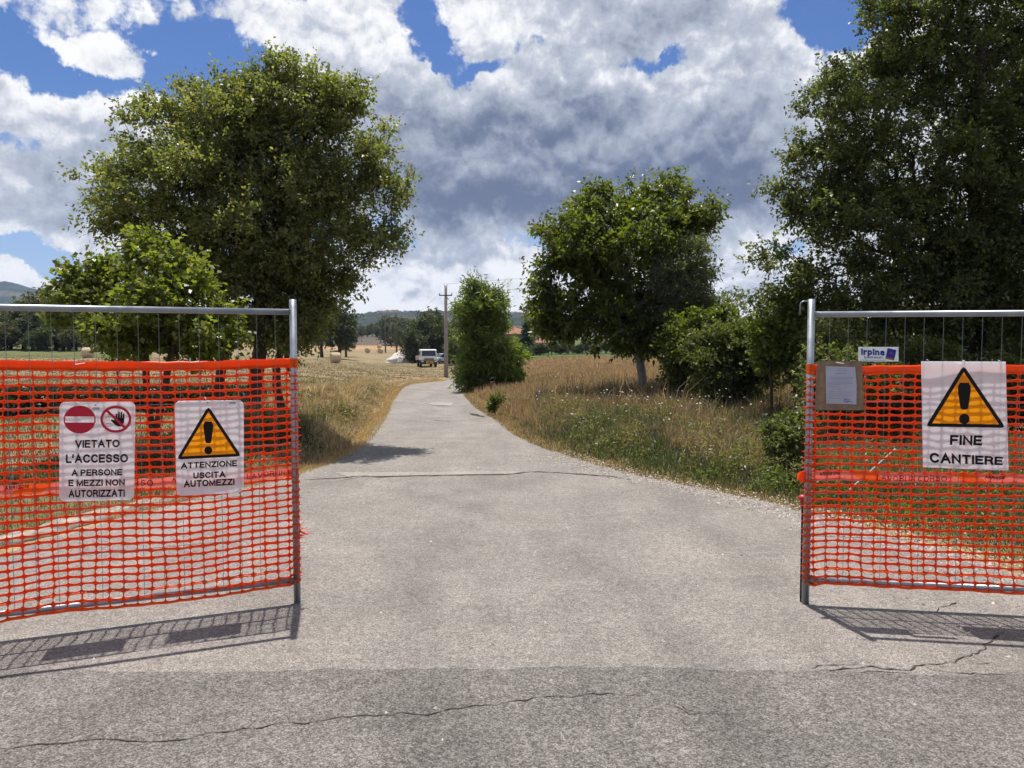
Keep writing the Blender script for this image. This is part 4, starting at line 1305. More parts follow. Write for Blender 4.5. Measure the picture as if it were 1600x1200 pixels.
def fence(pan, label, zt, zb):
    root = empty('fence_panel', pan.o)
    tag(root, label, 'fence panel', 'site fence panels either side of the gap')
    L_ = lambda a, z, off=0: pan.at(a, z, off) - pan.o
    for a in (0, PLEN):
        mb = MB(); mb.tube([L_(a, .0), L_(a, 1.985)], .0225, 16); mb.build('post', M['galv'], root, True)
        mb = MB(); mb.tube([L_(a, 1.985), L_(a, 1.992)], .0195, 12); mb.build('post_cap', M['dark_metal'], root)
    for z, nm in ((zt, 'rail'), (zb, 'rail')):
        mb = MB(); mb.tube([L_(.018, z), L_(PLEN - .018, z)], .0195, 14); mb.build(nm, M['galv'], root, True)
    n = 31
    wm = None
    for i in range(1, n):
        a = PLEN * i / n
        if wm is None:
            mb = MB(); mb.tube([(0, 0, zb), (0, 0, zt)], .0016, 6); w = mb.build('wire', M['galv_wire'], root); wm = w.data
        else: w = link('wire', wm, None, root)
        w.location = L_(a, 0, -.006)
    for z in (.45, .73, 1.05, 1.33):
        mb = MB(); mb.tube([L_(.018, z, -.002), L_(PLEN - .018, z, -.002)], .0016, 6); mb.build('wire', M['galv_wire'], root)
    return root
fl = fence(PL, 'left galvanised mesh fence panel, behind the two rounded warning signs', 1.905, .15)
fr = fence(PR, 'right galvanised mesh fence panel, behind the end-of-works sign', 1.888, .16)
# drop-latch hook on the right panel's post
mb = MB()
h0 = PR.at(0, 1.97) - PR.o
mb.tube([h0, h0 + Vector((-.05, 0, .003)), h0 + Vector((-.068, 0, -.006)), h0 + Vector((-.073, 0, -.022)), h0 + Vector((-.073, 0, -.085))], .0042, 8)
mb.build('latch_hook', M['galv'], fr, True)
# clamp wires on posts
# dark rebar rod with red mushroom cap
e = G(1251, 940); root = empty('rebar_stake', e); tag(root, 'dark iron stake with a red mushroom cap, leaning on the right gate post', 'stake')
top = W(1254, 780, e.y + .02) - e
mb = MB()
pts = [Vector((0, 0, -.02)).lerp(top, i / 40) for i in range(41)]
mb.tube(pts, [.0072 if i % 2 else .0062 for i in range(41)], 8); mb.build('rod', M['rust_rod'], root, True)
mb = MB(); mb.tube([top + Vector((0, 0, -.05)), top + Vector((0, 0, -.005))], .0135, 12)
mb.tube([top + Vector((0, 0, -.006)), top + Vector((0, 0, .004)), top + Vector((0, 0, .02)), top + Vector((0, 0, .03))], [.022, .029, .025, .010], 16)
mb.build('safety_cap', M['red_plastic'], root, True)

# ------------------------------------------------------------------ orange safety nets
def smoothn(seed, s, z):
    r_ = np.random.default_rng(seed); out = 0
    for k in range(7):
        f1, f2 = r_.uniform(.8, 5.5), r_.uniform(.8, 6); ph = r_.uniform(0, 6.28)
        out = out + np.sin(s * f1 + z * f2 * (1 if r_.random() > .5 else -1) + ph) / 7 * 1.6
    return out
def net(pan, label, ztop, zbot, seed, bandz, texts, topf=None, botf=None, shade=0):
    PX, PZ = .0745, .0465
    rows = int(round((ztop - zbot) / PZ)); PZ = (ztop - zbot) / rows
    a0 = -.03; colsn = int((PLEN + .0 - a0) / PX)
    root = empty('safety_net', pan.o); tag(root, label, 'safety net', 'orange nets tied to the fence panels')
    def warp(s, z):
        s = np.asarray(s, float); z = np.asarray(z, float)
        f = (z - zbot) / (ztop - zbot)
        dz = .008 * smoothn(seed, s * 1.3, z * 1.2) + .0035 * smoothn(seed + 1, s * 6, z * 5) + .0018 * np.sin(s * 2 * np.pi / PX * .5 + z * 30)
        ds = .008 * smoothn(seed + 2, s * 2, z * 2) + .0035 * smoothn(seed + 3, s * 7, z * 9)
        tz = (topf(s) if topf else 0) * f + (botf(s) if botf else 0) * (1 - f)
        edge = np.clip(s / .12, 0, 1)
        off = .013 + .005 * smoothn(seed + 4, s * 2.4, z * 2.2) + .002 * smoothn(seed + 5, s * 9, z * 9)
        off = off * edge + .031 * (1 - edge)
        low = np.clip((zbot + .13 - z) / .08, 0, 1)
        off = off * (1 - low) - .026 * low
        # wrap forward round the post
        wrap = np.clip((.036 - s) / .066, 0, 1)
        off = np.where(s < .036, .031 * np.cos(wrap * np.pi * .95), off)
        ss = np.where(s < .036, .0 + .036 * (1 - wrap) - .030 * np.sin(wrap * np.pi) * 1.0, s + ds * edge)
        return ss, z + dz * (.3 + .7 * edge) + tz, off
    def to3(s, z, doff=0.0):
        ss, zz, off = warp(s, z)
        off = off + doff
        d, nrm = pan.d, pan.n
        return np.stack([d.x * ss + nrm.x * off, d.y * ss + nrm.y * off, zz], -1)
    # one cell: outer boundary of 12 points, oval hole of 12 points
    NP = 16
    ang = np.arange(NP) * 2 * np.pi / NP
    # outer points on the rectangle
    ox, oz = [], []
    for a in ang:
        c, s = math.cos(a), math.sin(a); k = 1 / max(abs(c), abs(s)); ox.append(c * k * .5); oz.append(s * k * .5)
    ox = np.array(ox); oz = np.array(oz)
    # superellipse hole: strands thin between holes, thick bands above/below at the knots
    ca, sa = np.cos(ang), np.sin(ang)
    hx = np.sign(ca) * np.abs(ca) ** .55 * (.5 - .036); hz = np.sign(sa) * np.abs(sa) ** .62 * (.5 - .135)
    V = []; F = []
    rs = np.random.default_rng(seed + 9)
    nb = 0
    solid_rows = {rows - 1}
    bandrow = int((bandz - zbot) / PZ)
    for i in range(colsn):
        for j in range(rows):
            cs, cz = a0 + (i + .5) * PX, zbot + (j + .5) * PZ
            stag = 0
            O = to3(cs + ox * PX, cz + oz * PZ)
            if j in solid_rows:
                continue
            k = rs.uniform(.9, 1.06)
            shift = rs.normal(0, .010)
            I = to3(cs + (hx + shift) * PX, cz + (hz * k + rs.normal(0, .012)) * PZ)
            V.append(O); V.append(I)
            b = nb
            q = np.arange(NP); q2 = (q + 1) % NP
            F.append(np.stack([b + q, b + q2, b + NP + q2, b + NP + q], 1))
            nb += 2 * NP
    V = np.concatenate(V); F = np.concatenate(F)
    o = npmesh('mesh_strands', V, F, M['net'], None, root)
    sm = o.modifiers.new('thickness', 'SOLIDIFY'); sm.thickness = .0016; sm.offset = 0
    o['kind'] = 'stuff'
    # solid selvedge along the top, slightly twisted and folded
    n = colsn * 3
    V = []; F = []
    for i in range(n + 1):
        s = a0 + PX * colsn * i / n
        tw = .012 * math.sin(s * 7 + seed) * math.sin(s * 2.3)
        for q, f in enumerate((0, .35, .7, 1)):
            z = ztop - PZ * 1.0 + f * PZ * 1.12
            V.append(to3(np.array(s), np.array(z), -(f - .5) * tw))
    V = np.array(V)
    for i in range(n):
        for q in range(3):
            b = i * 4 + q; F.append((b, b + 4, b + 5, b + 1))
    o = npmesh('selvedge', V, F, M['net_strip'], None, root)
    sm = o.modifiers.new('thickness', 'SOLIDIFY'); sm.thickness = .0016; sm.offset = 0
    # bottom hem
    V = []; F = []
    for i in range(n + 1):
        s = a0 + PX * colsn * i / n
        for f in (0, 1):
            V.append(to3(np.array(s), np.array(zbot - .010 + f * .012), -.001))
    for i in range(n): F.append((2 * i, 2 * i + 2, 2 * i + 3, 2 * i + 1))
    npmesh('hem', np.array(V), F, M['net'], None, root)
    # printed band, woven across the net
    bh = .062
    per = 1.05
    V = []; F = []; mi = []
    def bandpt(s, f): return to3(np.array(s), np.array(bandz + (f - .5) * bh), -.0035)
    for base_s in np.arange(-2 * per, PLEN + per, per):
        # sections as (start, end, pink?) with slanting joins
        secs = [(0.0, .30, 1), (.30, .46, 0), (.46, .92, 1), (.92, 1.05, 0)]
        for (s0, s1, pk) in secs:
            sk = .085
            A, B = base_s + s0 + texts['phase'], base_s + s1 + texts['phase']
            m_ = max(1, int((B - A) / .03))
            for q in range(m_):
                u0, u1 = A + (B - A) * q / m_, A + (B - A) * (q + 1) / m_
                for fz in range(3):
                    f0, f1 = fz / 3, (fz + 1) / 3
                    p4 = [(u0 + sk * (1 - f0) * texts['sk'], f0), (u1 + sk * (1 - f0) * texts['sk'], f0), (u1 + sk * (1 - f1) * texts['sk'], f1), (u0 + sk * (1 - f1) * texts['sk'], f1)]
                    if max(p[0] for p in p4) > PLEN - .03 or min(p[0] for p in p4) < -.03: continue
                    b = len(V)
                    for s, f in p4: V.append(bandpt(s, f))
                    F.append((b, b + 1, b + 2, b + 3)); mi.append(0 if pk else 1)
    me = bpy.data.meshes.new('printed_band'); me.from_pydata([tuple(v) for v in V], [], F)
    me.materials.append(M['band_pink']); me.materials.append(M['band_orange']); me.polygons.foreach_set('material_index', mi); me.update()
    band = link('printed_band', me, None, root)
    root['_dummy'] = 0
    del root['_dummy']
    return root, band, bandpt, to3

# text ------------------------------------------------------------
def _arc(cx, cy, rx, ry, a0, a1, n=12):
    return [(cx + rx * math.cos(R(a0 + (a1 - a0) * k / n)), cy + ry * math.sin(R(a0 + (a1 - a0) * k / n))) for k in range(n + 1)]
_O = lambda w: _arc(w / 2, .5, w / 2, .5, 90, 450, 26)
GLYPH = {   # cap height 1, (advance width, strokes)
    'A': (.74, [[(0, 0), (.37, 1), (.74, 0)], [(.13, .34), (.61, .34)]]),
    'C': (.70, [_arc(.37, .5, .37, .5, 42, 318, 20)]),
    'D': (.68, [[(0, 0), (0, 1), (.3, 1)] + _arc(.3, .5, .38, .5, 80, -80, 12) + [(.3, 0), (0, 0)]]),
    'E': (.56, [[(.56, 1), (0, 1), (0, 0), (.56, 0)], [(0, .52), (.50, .52)]]),
    'F': (.54, [[(.54, 1), (0, 1), (0, 0)], [(0, .50), (.48, .50)]]),
    'G': (.74, [_arc(.37, .5, .37, .5, 45, 320, 18) + [(.72, .2), (.72, .46), (.42, .46)]]),
    'I': (.0, [[(0, 0), (0, 1)]]),
    'L': (.50, [[(0, 1), (0, 0), (.50, 0)]]),
    'M': (.78, [[(0, 0), (0, 1), (.39, .05), (.78, 1), (.78, 0)]]),
    'N': (.64, [[(0, 0), (0, 1), (.64, 0), (.64, 1)]]),
    'O': (.78, [_O(.78)]),
    'P': (.58, [[(0, 0), (0, 1), (.32, 1)] + _arc(.32, .75, .26, .25, 80, -80, 8) + [(.32, .5), (0, .5)]]),
    'R': (.62, [[(0, 0), (0, 1), (.34, 1)] + _arc(.34, .76, .26, .24, 80, -80, 8) + [(.34, .52), (0, .52)], [(.36, .52), (.50, .42), (.56, .2), (.62, 0)]]),
    'S': (.60, [_arc(.30, .74, .27, .26, 20, 180, 9) + _arc(.32, .74, .29, .22, 195, 255, 4) + _arc(.30, .27, .30, .25, 65, 0, 5)[0:] + _arc(.30, .27, .30, .27, -10, -165, 9)]),
    'T': (.62, [[(0, 1), (.62, 1)], [(.31, 1), (.31, 0)]]),
    'U': (.64, [[(0, 1)] + _arc(.32, .32, .32, .32, 180, 360, 10) + [(.64, 1)]]),
    'V': (.70, [[(0, 1), (.35, 0), (.70, 1)]]),
    'Z': (.60, [[(0, 1), (.60, 1), (0, 0), (.60, 0)]]),
    "'": (.0, [[(0, 1.02), (-.02, .74)]]),
    'r': (.30, [[(0, 0), (0, .70)], [(0, .45), (.12, .64), (.30, .66)]]),
    'p': (.46, [[(0, -.26), (0, .70)], _arc(.23, .35, .23, .34, 180, 540, 14)]),
    'i': (.0, [[(0, 0), (0, .70)], [(0, .88), (0, 1.0)]]),
    'n': (.42, [[(0, 0), (0, .70)], [(0, .42)] + _arc(.21, .44, .21, .24, 160, 0, 7) + [(.42, 0)]]),
    'a': (.44, [_arc(.21, .22, .21, .22, 0, 360, 12), [(.06, .60), (.22, .70), (.38, .64), (.44, .5), (.44, 0)]]),
    '0': (.52, [_O(.52)]), '1': (.2, [[(0, .78), (.2, 1), (.2, 0)]]),
    '2': (.52, [_arc(.26, .73, .25, .27, 170, -30, 9) + [(0, 0), (.52, 0)]]),
    '5': (.52, [[(.48, 1), (.08, 1), (.03, .55)] + _arc(.25, .32, .26, .32, 120, -150, 10)]),
    '7': (.50, [[(0, 1), (.5, 1), (.15, 0)]]), '8': (.50, [_arc(.25, .75, .22, .25, 0, 360, 12), _arc(.25, .27, .25, .27, 0, 360, 12)]),
    '9': (.50, [_arc(.25, .70, .25, .30, 0, 360, 12), [(.5, .7), (.45, .25), (.2, 0)]]),
}
def text_mesh(txt, wt=.15, gap=.09, sx=1.0):
    """heavy grotesque capitals as flat ribbons; returns points scaled to the unit box, faces, tier of each point"""
    V = []; F = []; T = []; x = 0.; tier = 0
    for ch in txt:
        if ch == ' ': x += .34; continue
        w, st = GLYPH[ch]
        for pl in st:
            P_ = [Vector((p[0] * sx + x, p[1] * (1 - wt) + wt / 2)) for p in pl]
            closed = (P_[0] - P_[-1]).length < 1e-4
            if closed: P_ = P_[:-1]
            n = len(P_); b = len(V)
            if not closed:
                d0 = (P_[0] - P_[1]).normalized(); d1 = (P_[-1] - P_[-2]).normalized()
                if abs(d0.y) < .5: P_[0] = P_[0] + d0 * wt * (.5 if n > 2 and not len(pl) > 6 else .35)
                else: P_[0] = P_[0] + d0 * wt * .5
                P_[-1] = P_[-1] + d1 * wt * .5
            for k in range(n):
                a = P_[k - 1] if (k > 0 or closed) else P_[k]; c = P_[(k + 1) % n] if (k < n - 1 or closed) else P_[k]
                u = (P_[k] - a); v = (c - P_[k])
                if u.length < 1e-6: u = v
                if v.length < 1e-6: v = u
                u.normalize(); v.normalize()
                nu, nv = Vector((-u.y, u.x)), Vector((-v.y, v.x)); m_ = nu + nv
                if m_.length < .2: m_ = nu
                m_.normalize(); q = wt / 2 / max(.45, m_.dot(nu))
                V += [tuple(P_[k] + m_ * q), tuple(P_[k] - m_ * q)]; T += [tier, tier]
            for k in range(n if closed else n - 1):
                k2 = (k + 1) % n
                F.append((b + 2 * k, b + 2 * k + 1, b + 2 * k2 + 1, b + 2 * k2))
            tier = (tier + 1) % 4
        x += w * sx + wt + gap
    v = np.array(V); mn = np.array([v[:, 0].min(), min(0., v[:, 1].min())]); mx = np.array([v[:, 0].max(), 1.0])
    mx[1] = max(1.0, np.percentile(v[:, 1], 100) if 'p' in txt else 1.0)
    return (v - mn) / (mx - mn), F, T

def band_text(band, bandpt, root, txt, s0, s1, f0, f1, name='lettering', bold=0.):
    v, f, T = text_mesh(txt, .24 if bold else .12, .22, 1.3 if bold else 1.0)
    V = []
    for (a, b), c in zip(v, T):
        q = bandpt(s0 + (s1 - s0) * a, f0 + (f1 - f0) * b)
        V.append(tuple(q + np.array([-root_n[0], -root_n[1], 0]) * (.0018 + .0001 * c)))
    me = bpy.data.meshes.new(name); me.from_pydata(V, [], f); me.materials.append(M['band_ink']); me.update()
    return link(name, me, None, band)

NL, bandL, bpL, t3L = net(PL, 'orange plastic net across the left fence panel, behind the two rounded signs', 1.60, .118, 201, .857, {'phase': .0, 'sk': 1},
    topf=lambda s: -.012 * np.sin(np.clip(s, 0, 9) * 2.1) ** 2, botf=lambda s: -.022 * np.sin(np.clip(s - .1, 0, 9) * 2.6) ** 2 + .012)
NRr, bandR, bpR, t3R = net(PR, 'orange plastic net across the right fence panel, behind the end-of-works sign', 1.565, .140, 221, .845, {'phase': -.05, 'sk': 1},
    topf=lambda s: -.006 * np.sin(s * 3) ** 2, botf=lambda s: -.02 * np.exp(-((s - .03) / .06) ** 2) + .008)
# lettering on the bands (text runs left to right in the picture)
root_n = PL.n
def sL(px): return PL.hit(px, 745, .02)[0]
def sR(px): return PR.hit(px, 745, .02)[0]
band_text(bandL, bpL, NL, 'ARRIGONI', sL(8), sL(46), .50, .92, bold=.03)
band_text(bandL, bpL, NL, 'LAVORI IN CORSO', sL(96), sL(237), .2, .8)
band_text(bandL, bpL, NL, 'ARRIGONI', sL(268), sL(305), .50, .92, bold=.03)
band_text(bandL, bpL, NL, 'LAVORI IN CO', sL(387), sL(466), .2, .8)
root_n = PR.n
band_text(bandR, bpR, NRr, 'ARRIGONI', sR(1280), sR(1310), .50, .9, bold=.03)
band_text(bandR, bpR, NRr, 'LAVORI IN CORSO', sR(1369), sR(1479), .15, .75)
band_text(bandR, bpR, NRr, 'ARRIGONI', sR(1536), sR(1568), .50, .9, bold=.03)
# frayed strands round the posts
def fray(pan, net_root, seed, side=-1, zr=(.2, 1.5), n=26, big=()):
    r_ = np.random.default_rng(seed); mb = MB()
    for k in range(n):
        z = zr[0] + (zr[1] - zr[0]) * k / n + r_.normal(0, .005)
        p0 = pan.at(0, z, 0) - pan.o; d = pan.d
        outw = -d * 1.0
        l = r_.uniform(.010, .022)
        a = p0 + outw * .024
        b = a + outw * l + Vector((0, 0, r_.normal(0, .006)))
        mb.tube([p0 + outw * .02 - pan.n * .012, a, b], [.003, .0035, .0012], 4)
    for (z, l, cnt) in big:
        for k in range(cnt):
            p0 = pan.at(0, z + r_.normal(0, .02), 0) - pan.o; outw = -pan.d
            b = p0 + outw * (l * r_.uniform(.4, 1)) + Vector((0, 0, r_.normal(0, .03)))
            m_ = p0.lerp(b, .5) + Vector((0, 0, r_.normal(0, .008)))
            mb.tube([p0 + outw * .02, m_, b], [.0035, .003, .0015], 4)
    mb.build('frayed_strands', M['net'], net_root)['kind'] = 'stuff'
fray(PL, NL, 5, big=((.47, .11, 9), (.18, .05, 2)))
fray(PR, NRr, 6, big=((.84, .05, 4),))
def wraps(pan, net_root, seed, z0, z1, pitch=.0465):
    r_ = np.random.default_rng(seed); V = []; F = []
    z = z0; R0 = .0250
    while z < z1:
        tilt = r_.normal(0, .006); w_ = r_.uniform(.009, .016); K = 20; lag = r_.normal(0, .006)
        b = len(V)
        for k in range(K + 1):
            a = -.55 * math.pi + 1.62 * math.pi * k / K      # from behind, round the open side, to the front
            q = -pan.d * math.cos(a) - pan.n * math.sin(a)
            rr_ = R0 + .0015 * math.sin(k * 1.7 + z * 50)
            zz = z + tilt * math.sin(a) + lag * k / K
            ww = w_ * (.6 + .5 * abs(math.sin(k * .75 + z * 31)))
            V.append(tuple(q * rr_ + Vector((0, 0, zz - ww / 2)))); V.append(tuple(q * (rr_ + .001) + Vector((0, 0, zz + ww / 2))))
        for k in range(K): F.append((b + 2 * k, b + 2 * k + 2, b + 2 * k + 3, b + 2 * k + 1))
        z += pitch * r_.uniform(.93, 1.07)
    me = bpy.data.meshes.new('post_wraps'); me.from_pydata(V, [], F); me.materials.append(M['net']); me.update()
    link('post_wraps', me, None, net_root)['kind'] = 'stuff'
wraps(PL, NL, 71, .15, 1.58); wraps(PR, NRr, 72, .17, 1.55)
for pan, rt, zt_ in ((PL, NL, 1.582), (PR, NRr, 1.545)):
    V = []; F = []
    for k in range(21):
        a = -.55 * math.pi + 1.62 * math.pi * k / 20; q = -pan.d * math.cos(a) - pan.n * math.sin(a)
        V.append(tuple(q * .0262 + Vector((0, 0, zt_ - .027)))); V.append(tuple(q * .0266 + Vector((0, 0, zt_ + .024))))
    for k in range(20): F.append((2 * k, 2 * k + 2, 2 * k + 3, 2 * k + 1))
    me = bpy.data.meshes.new('post_collar'); me.from_pydata(V, [], F); me.materials.append(M['net_strip']); me.update(); link('post_collar', me, None, rt)
# folded scrap of band sticking out by the right post
a = PR.at(-.022, .845, -.01) - PR.o
mb = MB()
V0 = [a + Vector(q) for q in [(0, 0, -.035), (-.025, -.004, -.042), (-.05, .006, -.02), (-.048, .0, .018), (-.02, -.008, .032), (0, 0, .034)]]
mb.poly(V0); mb.poly([v + Vector((.006, .006, 0)) for v in V0])
mb.build('band_end', M['band_orange'], NRr)
# cable ties
for pan, rt, lst in ((PL, NL, ((118, 566), (297, 563))), (PR, NRr, ((1318, 565), (1506, 566)))):
    for px, py in lst:
        s, z = pan.hit(px, py); p0 = pan.at(s, z, 0) - pan.o
        mb = MB()
        mb.tube([p0 - pan.n * .012 + Vector((0, 0, .012)), p0 + pan.n * .03 + Vector((0, 0, .004)), p0 - pan.n * .014 - Vector((0, 0, .012)), p0 - pan.n * .02 + pan.d * -.05 + Vector((0, 0, -.004))], .0022, 5)
        mb.build('tie', M['sign_white'], rt)

# ------------------------------------------------------------------ signs
class Art:
    """shapes given in photo pixels, laid on the panel's plane at real size"""
    def __init__(s, pan, off, root, quad=None):
        s.p = pan; s.off = off; s.root = root
    def pt(s, px, py, lift=0.0):
        a, z = s.p.hit(px, py, s.off)
        return s.p.at(a, z, s.off - lift) - s.root.location
    def shape(s, name, pts, m, lift, parent=None):
        me = bpy.data.meshes.new(name)
        me.from_pydata([tuple(s.pt(x, y, lift)) for x, y in pts], [], [tuple(range(len(pts)))])
        me.materials.append(m); me.update()
        return link(name, me, None, parent or s.root)
    def shapes(s, name, polys, m, lift, parent=None):
        V = []; F = []
        for pts in polys:
            b = len(V); V += [tuple(s.pt(x, y, lift)) for x, y in pts]; F.append(tuple(range(b, b + len(pts))))
        me = bpy.data.meshes.new(name); me.from_pydata(V, [], F); me.materials.append(m); me.update()
        return link(name, me, None, parent or s.root)
    def text(s, txt, q, m, lift, parent=None, bold=.15, name='lettering'):
        """q = corners TL,TR,BR,BL in pixels"""
        v, f, T = text_mesh(txt, bold); V = []
        TL, TR, BR_, BL = [Vector((*c, 0)) for c in q]
        for (a, b), c in zip(v, T):
            p_ = BL.lerp(BR_, a).lerp(TL.lerp(TR, a), b)
            V.append(tuple(s.pt(p_.x, p_.y, lift + .0001 * c)))
        me = bpy.data.meshes.new(name); me.from_pydata(V, [], f); me.materials.append(m); me.update()
        return link(name, me, None, parent or s.root)
    def plate(s, name, pts, m, thick, parent=None, hole=None):
        if hole:
            from mathutils.geometry import tessellate_polygon
            loops = [[s.pt(x, y, 0) for x, y in pts], [s.pt(x, y, 0) for x, y in hole]]
            allp = [v for l_ in loops for v in l_]; N_ = len(allp)
            tr_ = tessellate_polygon(loops)
            V_ = [tuple(v) for v in allp] + [tuple(v + s.p.n * thick) for v in allp]
            F_ = [tuple(t_) for t_ in tr_] + [tuple(i + N_ for i in t_[::-1]) for t_ in tr_]
            o_ = 0
            for l_ in loops:
                for i in range(len(l_)): j = (i + 1) % len(l_); F_.append((o_ + i, o_ + N_ + i, o_ + N_ + j, o_ + j))
                o_ += len(l_)
            me = bpy.data.meshes.new(name); me.from_pydata(V_, [], F_); me.materials.append(m); me.update()
            return link(name, me, None, parent or s.root)
        n = len(pts)
        Vf = [tuple(s.pt(x, y, 0)) for x, y in pts]; Vb = [tuple(Vector(v) + s.p.n * thick) for v in Vf]
        F = [tuple(range(n)), tuple(range(2 * n - 1, n - 1, -1))] + [(i, n + i, n + (i + 1) % n, (i + 1) % n) for i in range(n)]
        me = bpy.data.meshes.new(name); me.from_pydata(Vf + Vb, [], F); me.materials.append(m); me.update()
        return link(name, me, None, parent or s.root)
def rrect(q, rad, n=6):
    """rounded quad from corner pixels TL,TR,BR,BL"""
    out = []
    c = [Vector((*p_, 0)) for p_ in q]
    for i in range(4):
        a = c[i - 1]; b = c[i]; d = c[(i + 1) % 4]
        u = (a - b).normalized() * rad; v = (d - b).normalized() * rad
        ctr = b + u + v
        for k in range(n + 1):
            w = math.pi / 2 * k / n
            p_ = ctr - v * math.cos(w) - u * math.sin(w)
            out.append((p_.x, p_.y))
    return out
def circ(cx, cy, rx, ry, n=40): return [(cx + rx * math.cos(6.28319 * k / n), cy + ry * math.sin(6.28319 * k / n)) for k in range(n)]
def ringpolys(cx, cy, rx, ry, t_, n=40):
    o = circ(cx, cy, rx, ry, n); i = circ(cx, cy, rx - t_, ry - t_, n)
    return [[o[k], o[(k + 1) % n], i[(k + 1) % n], i[k]] for k in range(n)]
def bandpoly(x0, y0, x1, y1, w):
    l = math.hypot(x1 - x0, y1 - y0); nx, ny = -(y1 - y0) / l * w / 2, (x1 - x0) / l * w / 2
    return [(x0 + nx, y0 + ny), (x1 + nx, y1 + ny), (x1 - nx, y1 - ny), (x0 - nx, y0 - ny)]
def tri_in(T, Rc, Lc, k):
    cx = (T[0] + Lc[0] + Rc[0]) / 3; cy = (T[1] + Lc[1] + Rc[1]) / 3
    return [(cx + (p_[0] - cx) * k, cy + (p_[1] - cy) * k) for p_ in (T, Rc, Lc)]
def warn_triangle(A, T, Lc, Rc, th, q, parent=None):
    """rounded black triangle with amber inside; T top, Lc left, Rc right corner (pixels)"""
    def rounded(P, rad):
        out = []
        for i in range(3):
            a, b, c = [Vector((*P[(i + k - 1) % 3], 0)) for k in range(3)]
            u = (a - b).normalized(); v = (c - b).normalized()
            out += [tuple((b + u * rad).xy), tuple((b + (u + v).normalized() * rad * .42).xy), tuple((b + v * rad).xy)]
        return out
    ro = rounded([T, Rc, Lc], 7); ri = tri_in(T, Rc, Lc, 1 - th - .01)
    from mathutils.geometry import tessellate_polygon
    lp_ = [[A.pt(x, y, .0008) for x, y in ro], [A.pt(x, y, .0008) for x, y in ri]]
    me = bpy.data.meshes.new('triangle_border'); me.from_pydata([tuple(v) for l_ in lp_ for v in l_], [], [tuple(t_) for t_ in tessellate_polygon(lp_)]); me.materials.append(M['sign_black']); me.update()
    link('triangle_border', me, None, parent or A.root)
    cx = (T[0] + Lc[0] + Rc[0]) / 3; cy = (T[1] + Lc[1] + Rc[1]) / 3
    def inset(p_, k): return (cx + (p_[0] - cx) * k, cy + (p_[1] - cy) * k)
    k = 1 - th
    A.shape('triangle_field', [inset(T, k), inset(Rc, k), inset(Lc, k)], M['sign_yellow'], .0004, parent)
    ex, ey, w1, w2, h, rd = q
    bar = [(ex - w1 * .7, ey - .0), (ex - w1, ey + w1 * .6), (ex - w1, ey + w1 * 1.4), (ex - w2, ey + h - w2 * .5), (ex - w2 * .6, ey + h), (ex + w2 * .6, ey + h), (ex + w2, ey + h - w2 * .5), (ex + w1, ey + w1 * 1.4), (ex + w1, ey + w1 * .6), (ex + w1 * .7, ey)]
    A.shape('exclamation_bar', bar, M['sign_black'], .0024, parent)
    A.shape('exclamation_dot', circ(ex, ey + h + rd * 1.75, rd, rd, 20), M['sign_black'], .0024, parent)

def sign_root(pan, px, py, name, label, cat, off=-.013):
    a, z = pan.hit(px, py, off)
    e = empty(name, pan.at(a, z, off)); tag(e, label, cat); return e
OFF = -.010
# --- no access sign
rt = sign_root(PL, 152, 783, 'no_access_sign', 'white rounded sign with no-entry disc, crossed hand and VIETATO L\'ACCESSO text', 'sign', OFF)
A = Art(PL, OFF, rt)
A.plate('board', rrect([(93, 628), (211.5, 627.5), (209.5, 781), (92.5, 784)], 9), M['sign_white'], .0035)
for a0, a1 in ((12.5, 167.5), (192.5, 347.5)):
    seg = [(124.5 + 25 * math.cos(R(a0 + (a1 - a0) * k / 24)), 655.5 + 21.8 * math.sin(R(a0 + (a1 - a0) * k / 24))) for k in range(25)]
    A.shape('no_entry_segment', seg, M['sign_red'], .0008)
A.shapes('no_entry_bar_end', [[(99.6, 650.8), (101.8, 650.8), (101.8, 660.2), (99.6, 660.2)], [(147.2, 650.8), (149.4, 650.8), (149.4, 660.2), (147.2, 660.2)]], M['sign_red'], .0009)
# crossed hand
hand = [[(176.5, 659), (179, 655), (183, 653), (194, 653), (194, 660), (190, 666), (184, 666), (180, 664)],
        [(180, 656), (181, 646.5), (183.2, 646.5), (183.8, 656)], [(184, 655), (184.8, 643.5), (187, 643.5), (187.3, 655)],
        [(187.8, 655), (188.8, 643), (191, 643.3), (191, 655)], [(191.2, 656), (192.5, 645.5), (194.6, 646), (194.2, 656)],
        [(180, 664), (173, 657), (174.5, 655), (178, 656.5), (183, 660)]]
A.shapes('hand', hand[:1], M['sign_black'], .0012); A.shapes('fingers', hand[1:], M['sign_black'], .0013)
wav = []
for (x0, y0, x1, y1) in [(164, 652, 168, 650), (168, 650, 173, 652), (165, 657, 170, 655.5), (170, 655.5, 172, 658), (165, 662, 171, 661), (171, 661, 176, 664), (167, 666, 174, 667), (168, 647, 172, 648.5)]:
    wav.append(bandpoly(x0, y0, x1, y1, .8))
A.shapes('spark_lines', wav, M['sign_grey'], .0012)
A.shapes('prohibition_ring', ringpolys(181, 655, 24.2, 21.2, 4.0), M['sign_red'], .0016)
A.shape('prohibition_slash', bandpoly(166.5, 641, 196, 669, 4.2), M['sign_red'], .0018)
A.shape('maker_mark', [(145, 636.5), (156, 636.3), (156, 640), (145, 640.2)], M['sign_grey'], .0010)
